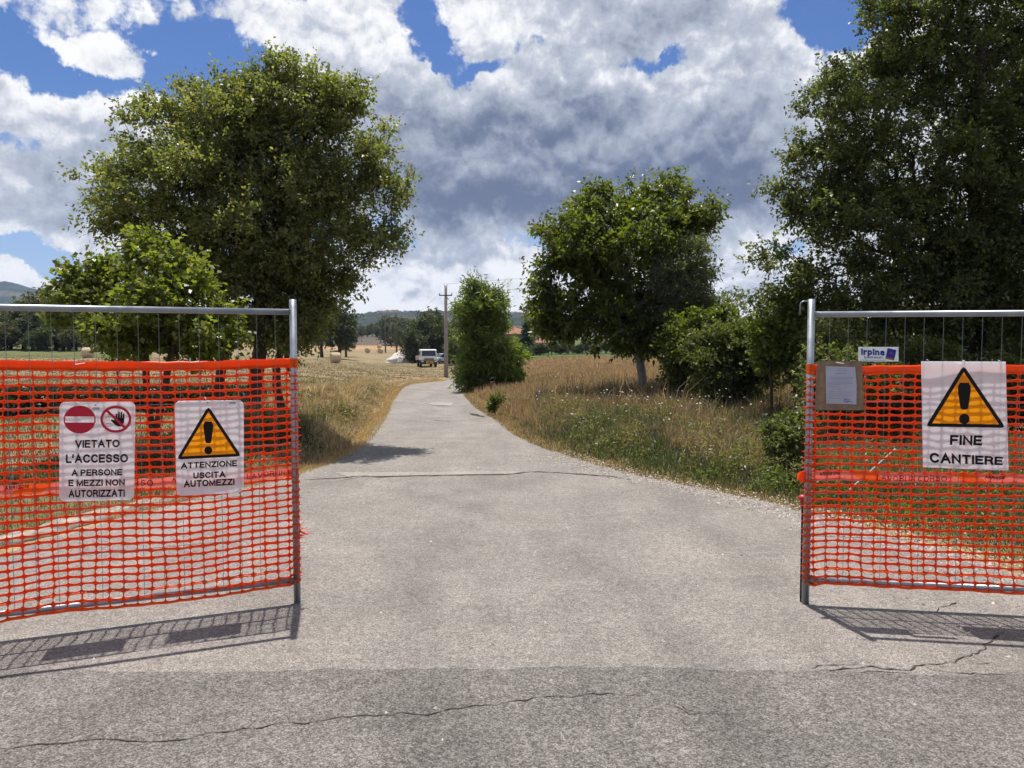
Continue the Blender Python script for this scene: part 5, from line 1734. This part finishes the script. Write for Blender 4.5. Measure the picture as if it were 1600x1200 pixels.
for tx, (x0, y0, x1, y1), b in [('VIETATO', (117, 687, 187, 701), .02), ("L'ACCESSO", (103, 709.5, 200, 723.5), .02), ('A PERSONE', (111.5, 733, 191, 744.5), .022), ('E MEZZI NON', (107, 749, 195, 760.5), .022), ('AUTORIZZATI', (107, 765, 195, 777), .022)]:
    A.text(tx, [(x0, y0 + .6), (x1, y0 - .4), (x1, y1 - .6), (x0, y1 + .6)], M['sign_black'], .0012, None, .215)
mb = MB(); p_ = A.pt(149, 633, .001); mb.tube([p_ + PL.n * .002, p_ - PL.n * .002], .004, 8); mb.build('eyelet', M['dark_metal'], rt)
# --- attention sign
rt = sign_root(PL, 328, 774, 'warning_sign', 'white rounded sign with amber triangle over ATTENZIONE USCITA AUTOMEZZI', 'sign', OFF)
A = Art(PL, OFF, rt)
A.plate('board', rrect([(272.5, 626.5), (381, 625), (381, 769.5), (276, 775)], 9), M['sign_white'], .0035, hole=tri_in((325.5, 634), (377.5, 713), (275.5, 718), .87))
warn_triangle(A, (325.5, 634), (275.5, 718), (377.5, 713), .155, (325.5, 658.5, 7.6, 4.6, 34, 6.3))
for tx, q in [('ATTENZIONE', [(282.5, 723), (370.5, 719), (370.5, 729.5), (282.5, 733.5)]), ('USCITA', [(302, 738.5), (352.5, 736), (352.5, 746), (302, 748.5)]), ('AUTOMEZZI', [(286.5, 751), (366.5, 747.5), (366.5, 758.5), (287, 762.5)])]:
    A.text(tx, q, M['sign_black'], .0012, None, .225)
A.shape('maker_mark', [(358, 628), (368, 627.7), (368, 631), (358, 631.3)], M['sign_grey'], .0010)
mb = MB(); p_ = A.pt(324.5, 629, .001); mb.tube([p_ + PL.n * .002, p_ - PL.n * .002], .004, 8); mb.build('eyelet', M['dark_metal'], rt)
mb = MB(); mb.tube([A.pt(321, 632, .003), A.pt(322, 624, .004), A.pt(320, 620, -.02)], .002, 5); mb.build('tie', M['sign_white'], rt)
# --- end of works sign
rt = sign_root(PR, 1508, 734, 'end_of_works_sign', 'large square-cornered white sign with amber triangle over FINE CANTIERE', 'sign', OFF)
A = Art(PR, OFF, rt)
A.plate('board', [(1439.5, 564.5), (1571.5, 565), (1576, 735.5), (1442.5, 730)], M['sign_white'], .0035, hole=tri_in((1505.5, 570.5), (1571.5, 668.5), (1446, 666.5), .87))
warn_triangle(A, (1505.5, 570.5), (1446, 666.5), (1571.5, 668.5), .155, (1506.5, 598, 10, 6.2, 42, 8.3))
A.text('FINE', [(1484.5, 679.5), (1535, 680.5), (1534, 698), (1484, 697)], M['sign_black'], .0012, None, .225)
A.text('CANTIERE', [(1452, 707), (1567, 714), (1566.5, 728.5), (1453, 725)], M['sign_black'], .0012, None, .225)
for (x, y) in ((1450, 566), (1506, 567), (1562, 567)):
    mb = MB(); mb.tube([A.pt(x, y, .003), A.pt(x, y - 3, .004), A.pt(x, y - 4, -.02)], .0016, 5); mb.build('tie', M['sign_white'], rt)
# --- hire firm plate
rt = sign_root(PR, 1372, 564, 'name_plate', 'small white plate reading Irpina with a tilted blue square, tied above the right net', 'sign', OFF)
A = Art(PR, OFF, rt)
A.plate('board', [(1341.3, 542), (1403.8, 542.2), (1404.2, 565), (1341.2, 564.6)], M['board_white'], .004)
A.text('Irpina', [(1345.5, 544.5), (1382, 545.5), (1382, 557.5), (1345.5, 556.5)], M['blue_print'], .0012, None, .25)
A.text('0825 892157', [(1354, 557), (1379, 557.3), (1379, 560.2), (1354, 559.9)], M['blue_print'], .0012, None, .2)
A.shape('receiver_symbol', [(1350, 556.5), (1351.4, 556.5), (1351.4, 558.5), (1353, 559.6), (1352.8, 560.6), (1350.6, 559.6)], M['blue_print'], .0012)
A.shape('underline', [(1345.5, 562.3), (1382, 562.5), (1382, 563.1), (1345.5, 562.9)], M['blue_print'], .0012)
A.shape('brown_square', [(1386.5, 545.5), (1400, 548.5), (1397, 563.5), (1383.3, 560.5)], M['brown_print'], .0010)
A.shape('blue_square', [(1386.8, 543.8), (1400.6, 546.8), (1397.6, 560.5), (1384.2, 557.2)], M['blue_print'], .0016)
A.text('ALL', [(1389.5, 549.5), (1396, 550.5), (1395.5, 554), (1389, 553)], M['brown_print'], .0022, None, .2)
# --- notice
rt = sign_root(PR, 1315, 642, 'paper_notice', 'printed white sheet taped on brown cardboard at the top left of the right net', 'notice', OFF)
A = Art(PR, OFF, rt)
A.plate('cardboard_backing', [(1277, 564.5), (1347, 564), (1351, 641), (1273, 641)], M['cardboard'], .004)
for q_ in ([(1280, 567), (1288.5, 567), (1287.5, 640), (1277.5, 640)], [(1340, 566), (1347, 566), (1349, 636), (1342, 638)]):
    A.shape('packing_tape', q_, M['tape_brown'], .0010)
marks = []
for y0 in (590, 600, 612, 624): marks += ringpolys(1283, y0, 2.2, 3.0, .5, 10)
for y0 in (604, 612, 620): marks += ringpolys(1345, y0, 1.8, 2.6, .5, 8)
A.shapes('tape_print', marks, M['plate_orange'], .0018)
A.plate('paper', [(1290, 572), (1336, 573.5), (1338.5, 602), (1338, 632), (1291, 630.5)], M['paper'], -.0015)
ln = []
for (x0, x1, y0, h_) in [(1307, 1322, 576, .5), (1306, 1323, 579, .4), (1305, 1322, 582.8, .6), (1295, 1333, 589, .45), (1295, 1333, 591.2, .45), (1295, 1331, 593.4, .45), (1294, 1333, 597.8, .7), (1294, 1313, 600, .4), (1294, 1306, 603, .4), (1311, 1314, 607.5, .8),
                         (1296, 1334, 612, .4), (1294, 1334, 615, .4), (1294, 1332, 618, .4), (1294, 1312, 621.5, .5), (1318, 1330, 623.5, .4)]:
    ln.append([(x0, y0), (x1, y0 + .4), (x1, y0 + h_ + .4), (x0, y0 + h_)])
A.shapes('typed_lines', ln, M['ink_faint'], .0030)
A.shapes('stamp', ringpolys(1322, 625.8, 3.4, 2.9, .6, 14) + [bandpoly(1320, 624, 1324, 627.5, .6), bandpoly(1324, 627, 1332, 627.8, .5)], M['blue_print'], .0034)
# pale rod leaning behind the right net
e = G(1352, 745 + 40); 
p0 = W(1354, 741, 8.2); p1 = W(1399, 701, 8.2)
root = empty('white_rod', p0); tag(root, 'thin white rod lying slanted in the grass behind the right net', 'rod')
mb = MB(); mb.tube([(p0 - p0) - (p1 - p0) * .6, (p1 - p0)], .006, 6); mb.build('shaft', M['board_white'], root)

# ------------------------------------------------------------------ utility poles
def at_px(px, D): 
    x = (px - 800) / 1200 * D
    return Vector((x, D, Hs(x, D)))
poles = []
def pole(px, D, ytop, label, mat, arm, r0=.16, r1=.10, group='poles carrying the overhead line'):
    b = at_px(px, D); zt = CAMZ + (537 - ytop) / 1200 * D
    root = empty('utility_pole', b); tag(root, label, 'pole', group)
    h = zt - b.z
    mb = MB(); mb.tube([(0, 0, -.3), (0, 0, h * .5), (0, 0, h)], [r0, (r0 + r1) / 2, r1], 10); mb.build('shaft', mat, root, True)
    mb = MB(); zc = h - .85 if arm > .9 else h - .4
    mb.box((0, -.13, zc), (arm, .09, .09)); mb.build('crossarm', M['dark_metal'], root)
    for k in (-1, 1):
        mb = MB(); mb.tube([(k * arm * .46, -.13, zc + .045), (k * arm * .46, -.13, zc + .11), (k * arm * .46, -.13, zc + .2)], [.035, .06, .03], 8); mb.build('insulator', M['porcelain'], root, True)
        if arm > .9:
            mb = MB(); mb.tube([(k * .02, 0, h - .03), (k * .15, 0, h + .05), (k * .16, 0, h + .16)], [.02, .02, .03], 6); mb.build('insulator', M['porcelain'], root, True)
    poles.append((b + Vector((0, 0, h)), zc, b, arm))
    return root
pole(697, 68, 447, 'nearest concrete utility pole with crossarm, at the left edge of the road bend', M['concrete'], 1.15, .20, .125)
pole(620, 140, 489, 'wooden pole beside the pale heap, second along the overhead line', M['wood_pole'], 1.0, .17, .12)
pole(602.5, 210, 496, 'wooden pole at the right of the round bales, third along the overhead line', M['wood_pole'], 1.0, .2, .14)
pole(612, 300, 505, 'thin far pole between the second and third poles of the line', M['wood_pole'], 1.0, .2, .14)
pole(593.5, 420, 510, 'farthest thin pole by the field edge, left of the others', M['wood_pole'], 1.0, .2, .14)
# wires
def wire(a, b, sag, rad, n=14):
    root = empty('overhead_wire', a)
    mb = MB(); mb.tube([(b - a) * (i / n) - Vector((0, 0, sag * 4 * (i / n) * (1 - i / n))) for i in range(n + 1)], rad, 4); mb.build('conductor', M['dark_metal'], root)
    return root
for q in range(2):
    for i in range(1):
        (t1, z1, b1, a1), (t2, z2, b2, a2) = poles[i], poles[i + 1]
        k = -1 if q == 0 else 1
        tag(wire(b1 + Vector((k * a1 * .46, -.13, z1 + .2)), b2 + Vector((k * a2 * .46, -.13, z2 + .2)), 1.2, .007), 'thin overhead wire running from the concrete pole to the next pole', 'wire', 'wires of the overhead line')
endp = Vector((46, 34, 9.6))
for k in range(4):
    a = poles[0][2] + Vector(((-.5, .5, -.14, .14)[k], -.1, (poles[0][1] + .2, poles[0][1] + .2, poles[0][1] + 1.0, poles[0][1] + 1.0)[k]))
    tag(wire(a, endp + Vector((0, 0, k * .55)), .9, .0036, 24), 'thin overhead wire crossing the sky gap between the walnut and the big right tree', 'wire', 'wires of the overhead line')

# ------------------------------------------------------------------ hay bales
def bale_mesh():
    mb = MB(); n = 28
    r_ = random.Random(4)
    prof = [(-.6, .02), (-.6, .58), (-.58, .66), (-.3, .695), (0, .70), (.3, .695), (.58, .66), (.6, .58), (.6, .02)]
    for (x, rad) in prof:
        for k in range(n):
            w = 6.28319 * k / n; q = rad * r_.uniform(.985, 1.012)
            mb.v.append((x, q * math.cos(w), .69 + q * math.sin(w) * .985))
    for i in range(len(prof) - 1):
        for k in range(n): mb.face([i * n + k, i * n + (k + 1) % n, (i + 1) * n + (k + 1) % n, (i + 1) * n + k])
    return mb
t = NT('hay'); p = t.obj()
mp = t.n('ShaderNodeMapping'); t.t.links.new(p, mp.inputs[0]); mp.inputs['Scale'].default_value = (9, 2.5, 2.5)
nn = t.noise(mp.outputs[0], 3., 6, .7)
wv_ = t.n('ShaderNodeTexWave', wave_type='RINGS', rings_direction='X'); t.t.links.new(p, wv_.inputs[0]); wv_.inputs['Scale'].default_value = 6.; wv_.inputs['Distortion'].default_value = 2.
c = t.mix(t.ramp(nn, .3, .7), (.42, .32, .19), (.72, .58, .38)); c = t.mix(.25, c, wv_.outputs[0], 'MULTIPLY')
M['hay'] = t.done(t.bsdf(c, 1., 0, .1, t.bump(nn, .8, .04)))
bm_ = None
for px, yb, rz, D, lab in [(524, 563, .5, 100, 'nearest large round hay bale in the stubble left of the road'), (524.5, 554, .9, 125, 'round bale showing just above the nearest one'),
                           (138, 558, .25, 97, 'round hay bale alone beside the green strip at far left'), (574.5, 549.5, 1.5, 205, 'round bale in the gap left of the pair by the poles'),
                           (594.5, 550, 1.5, 200, 'front round bale of the pair near the third pole'), (593, 541.5, 1.4, 270, 'rear round bale of the pair near the third pole'), (550.5, 541.5, 1.4, 275, 'round bale farthest left on the orange strip')]:
    x = (px - 800) / 1200 * D
    # stand on the land as seen
    z = Hs(x, D)
    if bm_ is None:
        root = empty('hay_bale', (x, D, z)); b_ = bale_mesh().build('straw_roll', M['hay'], root, True); bm_ = b_.data
        mb = MB(); 
        for q in (-.3, 0, .3):
            mb.tube([(q, .705 * math.cos(w), .69 + .70 * math.sin(w)) for w in np.linspace(0, 6.283, 29)], .008, 4, False)
        w_ = mb.build('net_wrap', M['sign_white'], root); wm_ = w_.data
    else:
        root = empty('hay_bale', (x, D, z)); link('straw_roll', bm_, None, root); link('net_wrap', wm_, None, root)
    root.rotation_euler = (0, 0, rz); root.scale = (1, 1, 1)
    tag(root, lab, 'hay bale', 'round bales on the hay field')

# ------------------------------------------------------------------ truck
D = 100
b = at_px(670, D)
root = empty('tipper_truck', b, R(16)); tag(root, 'small white tipper truck with dark bumper and amber plate, parked beyond the field', 'truck')
root.scale = (.98, .98, .98)
# local: x across, front faces -y
mb = MB(); mb.prism([(-.0, .95), (-.12, 1.0), (-.10, 1.5), (.12, 2.28), (.22, 2.38), (1.45, 2.40), (1.50, 2.3), (1.50, .95)], -1.08, 1.08); cab = mb.build('cab', M['truck_white'], root, False, .05)
mb = MB(); mb.poly([(-.95, -.118, 1.52), (.95, -.118, 1.52), (.88, .085, 2.22), (-.88, .085, 2.22)]); mb.build('windscreen', M['glass'], root)
for s in (-1, 1):
    mb = MB(); pts = [(s * 1.087, .12, 1.5), (s * 1.087, .28, 2.2), (s * 1.087, 1.1, 2.2), (s * 1.087, 1.1, 1.5)]; mb.poly(pts if s > 0 else pts[::-1]); mb.build('side_window', M['glass'], root)
    mb = MB(); mb.tube([(s * 1.09, -.02, 2.1), (s * 1.26, -.12, 2.1)], .015, 6); mb.box((s * 1.28, -.12, 1.92), (.14, .06, .38)); mb.build('mirror', M['black_plastic'], root)
    mb = MB(); mb.box((s * .88, -.155, .82), (.3, .05, .17)); mb.build('headlight', M['lamp'], root, False, .01)
    for (yy, dbl) in ((.55, 0), (3.35, 1)):
        mb = MB(); w0 = s * (1.0 - (.12 if dbl else 0)); mb.tube([(w0 - s * .14, yy, .42), (w0 - s * .12, yy, .42), (w0 + s * .1, yy, .42), (w0 + s * .13, yy, .42)], [.30, .42, .42, .36], 22)
        wh = mb.build('wheel', M['black_rubber'], root, True)
        mb = MB(); mb.tube([(w0 + s * .12, yy, .42), (w0 + s * .145, yy, .42)], [.22, .15], 16); mb.build('hub', M['galv'], wh)
mb = MB(); mb.box((0, .02, .68), (2.12, .30, .52)); mb.build('bumper', M['black_plastic'], root, False, .03)
mb = MB(); mb.box((.1, -.145, .70), (.98, .03, .36)); pb = mb.build('amber_plate', M['plate_orange'], root)
mb = MB(); mb.poly([(.1 - .16, -.163, .70), (.1, -.163, .58), (.26, -.163, .70), (.1, -.163, .82)]); mb.build('red_diamond', M['digger'], pb)
mb = MB(); mb.box((0, -.125, 1.12), (1.3, .03, .16)); mb.build('grille', M['black_plastic'], root)
mb = MB(); mb.box((-.45, 2.6, .72), (.12, 3.4, .2)); mb.box((.45, 2.6, .72), (.12, 3.4, .2)); mb.build('chassis', M['black_plastic'], root)
mb = MB(); mb.box((0, 3.1, 1.0), (2.1, 3.0, .08)); mb.box((0, 1.64, 1.30), (2.1, .06, .6)); mb.box((0, 4.58, 1.25), (2.1, .05, .5)); mb.box((-1.03, 3.1, 1.25), (.05, 2.96, .5)); mb.box((1.03, 3.1, 1.25), (.05, 2.96, .5))
mb.build('tipper_bed', M['truck_grey'], root, False, .01)
mb = MB(); mb.box((0, 1.62, 2.44), (1.9, .08, .08)); mb.build('roof_bar', M['black_plastic'], root)
# ------------------------------------------------------------------ car behind the pole
D = 118
b = at_px(689, D); root = empty('parked_car', b, R(-35)); tag(root, 'pale blue car parked beyond the concrete pole, right of the truck', 'car')
mb = MB(); mb.prism([(-2.0, .30), (-2.05, .60), (-1.9, .75), (-1.1, .86), (1.5, .92), (2.0, .85), (2.05, .4), (1.95, .28)], -.85, .85); mb.build('body', M['car_blue'], root, False, .06)
mb = MB(); mb.prism([(-1.1, .86), (-.4, 1.36), (.9, 1.40), (1.6, .92)], -.74, .74); mb.build('cabin', M['glass'], root, False, .04)
mb = MB(); mb.prism([(-.42, 1.365), (-.36, 1.41), (.86, 1.45), (.92, 1.405)], -.70, .70); mb.build('roof', M['car_blue'], root)
for s in (-1, 1):
    for yy in (-1.25, 1.3):
        mb = MB(); mb.tube([(s * .70, yy, .31), (s * .86, yy, .31)], .31, 18); w_ = mb.build('wheel', M['black_rubber'], root, True)
        mb = MB(); mb.tube([(s * .86, yy, .31), (s * .875, yy, .31)], .18, 12); mb.build('rim', M['galv'], w_)
    mb = MB(); mb.box((s * .62, -2.02, .66), (.3, .06, .12)); mb.build('headlight', M['lamp'], root)
# ------------------------------------------------------------------ mini digger
D = 112
b = at_px(705, D); root = empty('mini_digger', b, R(25)); tag(root, 'small dark excavator with raised pale arm, right of the concrete pole', 'excavator')
mb = MB()
for s in (-1, 1): mb.box((s * .62, 0, .28), (.32, 2.0, .5))
mb.build('tracks', M['black_rubber'], root, False, .08)
mb = MB(); mb.box((0, .1, .82), (1.5, 1.9, .5)); mb.build('body', M['digger'], root, False, .06)
mb = MB(); mb.box((-.2, .0, 1.62), (.95, 1.0, 1.1)); mb.build('cab', M['glass'], root, False, .03)
mb = MB(); mb.box((-.2, .0, 2.2), (1.05, 1.1, .08)); mb.build('cab_roof', M['truck_white'], root, False, .02)
mb = MB(); mb.tube([(.45, -.5, 1.0), (.8, -1.3, 2.0), (1.25, -1.9, 2.7)], [.14, .12, .1], 8); mb.tube([(1.25, -1.9, 2.7), (1.5, -2.6, 1.7)], [.1, .08], 8); mb.build('arm', M['galv'], root, True)
mb = MB(); mb.box((1.5, -2.62, 1.55), (.5, .4, .35)); mb.build('bucket', M['dark_metal'], root)
# ------------------------------------------------------------------ pale heap
D = 120
b = at_px(628, D); r = np.random.default_rng(5)
nu, nv = 30, 12; V = []
for i in range(nv):
    f = i / (nv - 1)
    for k in range(nu):
        w = 6.28319 * k / nu; rad = math.cos(f * math.pi / 2)
        V.append((2.6 * rad * math.cos(w) * r.uniform(.88, 1.1), 2.2 * rad * math.sin(w) * r.uniform(.88, 1.1), 2.0 * f ** 1.1 * r.uniform(.85, 1.1) - .1))
F = [(i * nu + k, i * nu + (k + 1) % nu, (i + 1) * nu + (k + 1) % nu, (i + 1) * nu + k) for i in range(nv - 1) for k in range(nu)]
root = npmesh('rubble_heap', V, F, M['heap']); root.location = b; tag(root, 'bright pale heap of rubble at the foot of the second pole, left of the truck', 'heap')

# ------------------------------------------------------------------ small dark red marker at the verge
b = at_px(769, 36); b.z = Hs(b.x, b.y)
root = empty('marker_post', b); tag(root, 'small dark red rusty block standing in the grass at the foot of the thicket', 'marker')
mb = MB(); mb.box((0, 0, .18), (.26, .22, .5), None, .8); mb.build('block', M['digger'], root, False, .02)
mb = MB(); mb.tube([(-.08, 0, .42), (-.12, 0, .55), (.05, 0, .62), (.12, 0, .45)], .025, 6); mb.build('handle', M['black_plastic'], root, True)

# ------------------------------------------------------------------ houses
def house(px, D, w, dpt, wall_h, roof_h, rz, label, wallm, name='country_house', zoff=0, group=None, windows=True, base=None):
    b = at_px(px, D)
    if base is not None: b.z = base
    root = empty(name, b + Vector((0, 0, zoff)), rz); tag(root, label, 'house', group)
    mb = MB(); mb.box((0, 0, wall_h / 2 - .5), (w, dpt, wall_h + 1)); mb.build('wall', wallm, root)
    e_ = .5 if windows else .3
    mb = MB(); hw, hd = w / 2 + e_, dpt / 2 + e_
    rid = max(0, hw - hd) if hw > hd else 0
    z0, z1 = wall_h, wall_h + roof_h
    R0 = [(-hw, -hd, z0), (hw, -hd, z0), (hw, hd, z0), (-hw, hd, z0), (-rid, 0, z1), (rid, 0, z1)]
    mb.v += R0 + [(x, y, z - .15) for x, y, z in R0[:4]]
    for f in ((0, 1, 5, 4), (1, 2, 5), (2, 3, 4, 5), (3, 0, 4), (0, 6, 7, 1), (1, 7, 8, 2), (2, 8, 9, 3), (3, 9, 6, 0), (9, 8, 7, 6)): mb.face(f)
    rf = mb.build('roof', M['roof'] if windows else M['roof_dull'], root)
    if windows:
        mb = MB(); mb.box((w * .2, 0, z0 + roof_h * .9), (.5, .5, 1.0)); mb.build('chimney', wallm, rf)
        for z in (1.5, 4.3):
            if z > wall_h - .8: continue
            for k in (-.3, 0.02, .32):
                mb = MB(); mb.box((w * k, -dpt / 2 - .02, z), (1.0, .1, 1.4)); f_ = mb.build('window', M['plaster_pale'], root)
                mb = MB(); mb.box((w * k, -dpt / 2 - .08, z), (.8, .04, 1.2)); mb.build('pane', M['shutter'], f_)
            for k in (-.25, .25):
                mb = MB(); mb.box((-w / 2 - .02, dpt * k, z), (.1, 1.0, 1.4)); f_ = mb.build('window', M['plaster_pale'], root)
                mb = MB(); mb.box((-w / 2 - .08, dpt * k, z), (.04, .8, 1.2)); mb.build('pane', M['shutter'], f_)
    return root
house(797, 170, 9, 8, 4.2, 1.7, R(20), 'buff two-storey house with terracotta hip roof, right of the tall thicket', M['plaster'])
house(842, 185, 6, 5, 1.9, 1.2, R(-10), 'low outbuilding with red roof, right of the dark conifer', M['plaster_pale'], name='outbuilding')
house(706, 165, 9, 7, 3.2, 2.0, R(5), 'house with orange-red roof glimpsed between concrete pole and thicket', M['plaster'])
# hilltop village
r = random.Random(9)
vm_ = None
def hill_z(px, f):
    prof = [(430, 492), (560, 491), (620, 489), (690, 488), (780, 491), (880, 494), (1000, 502), (1130, 509), (1200, 510)]
    ty = float(np.interp(px, [p_[0] for p_ in prof], [p_[1] for p_ in prof]))
    d1 = 2300; d = 1500 + 800 * f
    zt = CAMZ + (537 - ty) / 1200 * d1; s = f * f * (3 - 2 * f)
    return 14 + (zt - 14) * (s * .75 + f * .25), d
vroot = None
for i in range(46):
    if i < 18: px = r.uniform(592, 640)
    elif i < 32: px = r.uniform(798, 880)
    else: px = r.uniform(640, 800) if i < 38 else r.uniform(880, 990)
    f = r.uniform(.86, .97) if i < 38 else r.uniform(.6, .9)
    z, d = hill_z(px, f)
    x = (px - 800) / 1200 * d
    if vroot is None:
        vroot = house(px, d, 12, 10, 8, 3, 0, '', M['plaster_pale'], name='village_house', windows=False, base=z)
        o = vroot
    else: o = copy_tree(vroot)
    o.location = (x, d, z + 1.0); o.rotation_euler = (0, 0, r.uniform(0, 3)); s = r.uniform(.45, .95); o.scale = (s * 1.2, s, s)
    tag(o, 'tiny pale house of the village on the distant ridge', 'house', 'houses of the hilltop village')

# ------------------------------------------------------------------ air
if True:
    me = bpy.data.meshes.new('haze')
    x0, x1, y0, y1, z0, z1 = -6200, 6200, -400, 4300, -3.5, 330
    mb = MB(); mb.box(((x0 + x1) / 2, (y0 + y1) / 2, (z0 + z1) / 2), (x1 - x0, y1 - y0, z1 - z0))
    t = NT('air')
    vp = t.n('ShaderNodeVolumePrincipled'); vp.inputs['Color'].default_value = (.50, .66, .98, 1); vp.inputs['Density'].default_value = .000085; vp.inputs['Anisotropy'].default_value = .3
    t.t.links.new(vp.outputs[0], t.out.inputs['Volume'])
    hz = mb.build('haze', t.m); tag(hz, 'thin blue summer haze over the valley', 'haze', kind='stuff')
SC.cycles.volume_step_rate = 4.0
SC.cycles.volume_max_steps = 64
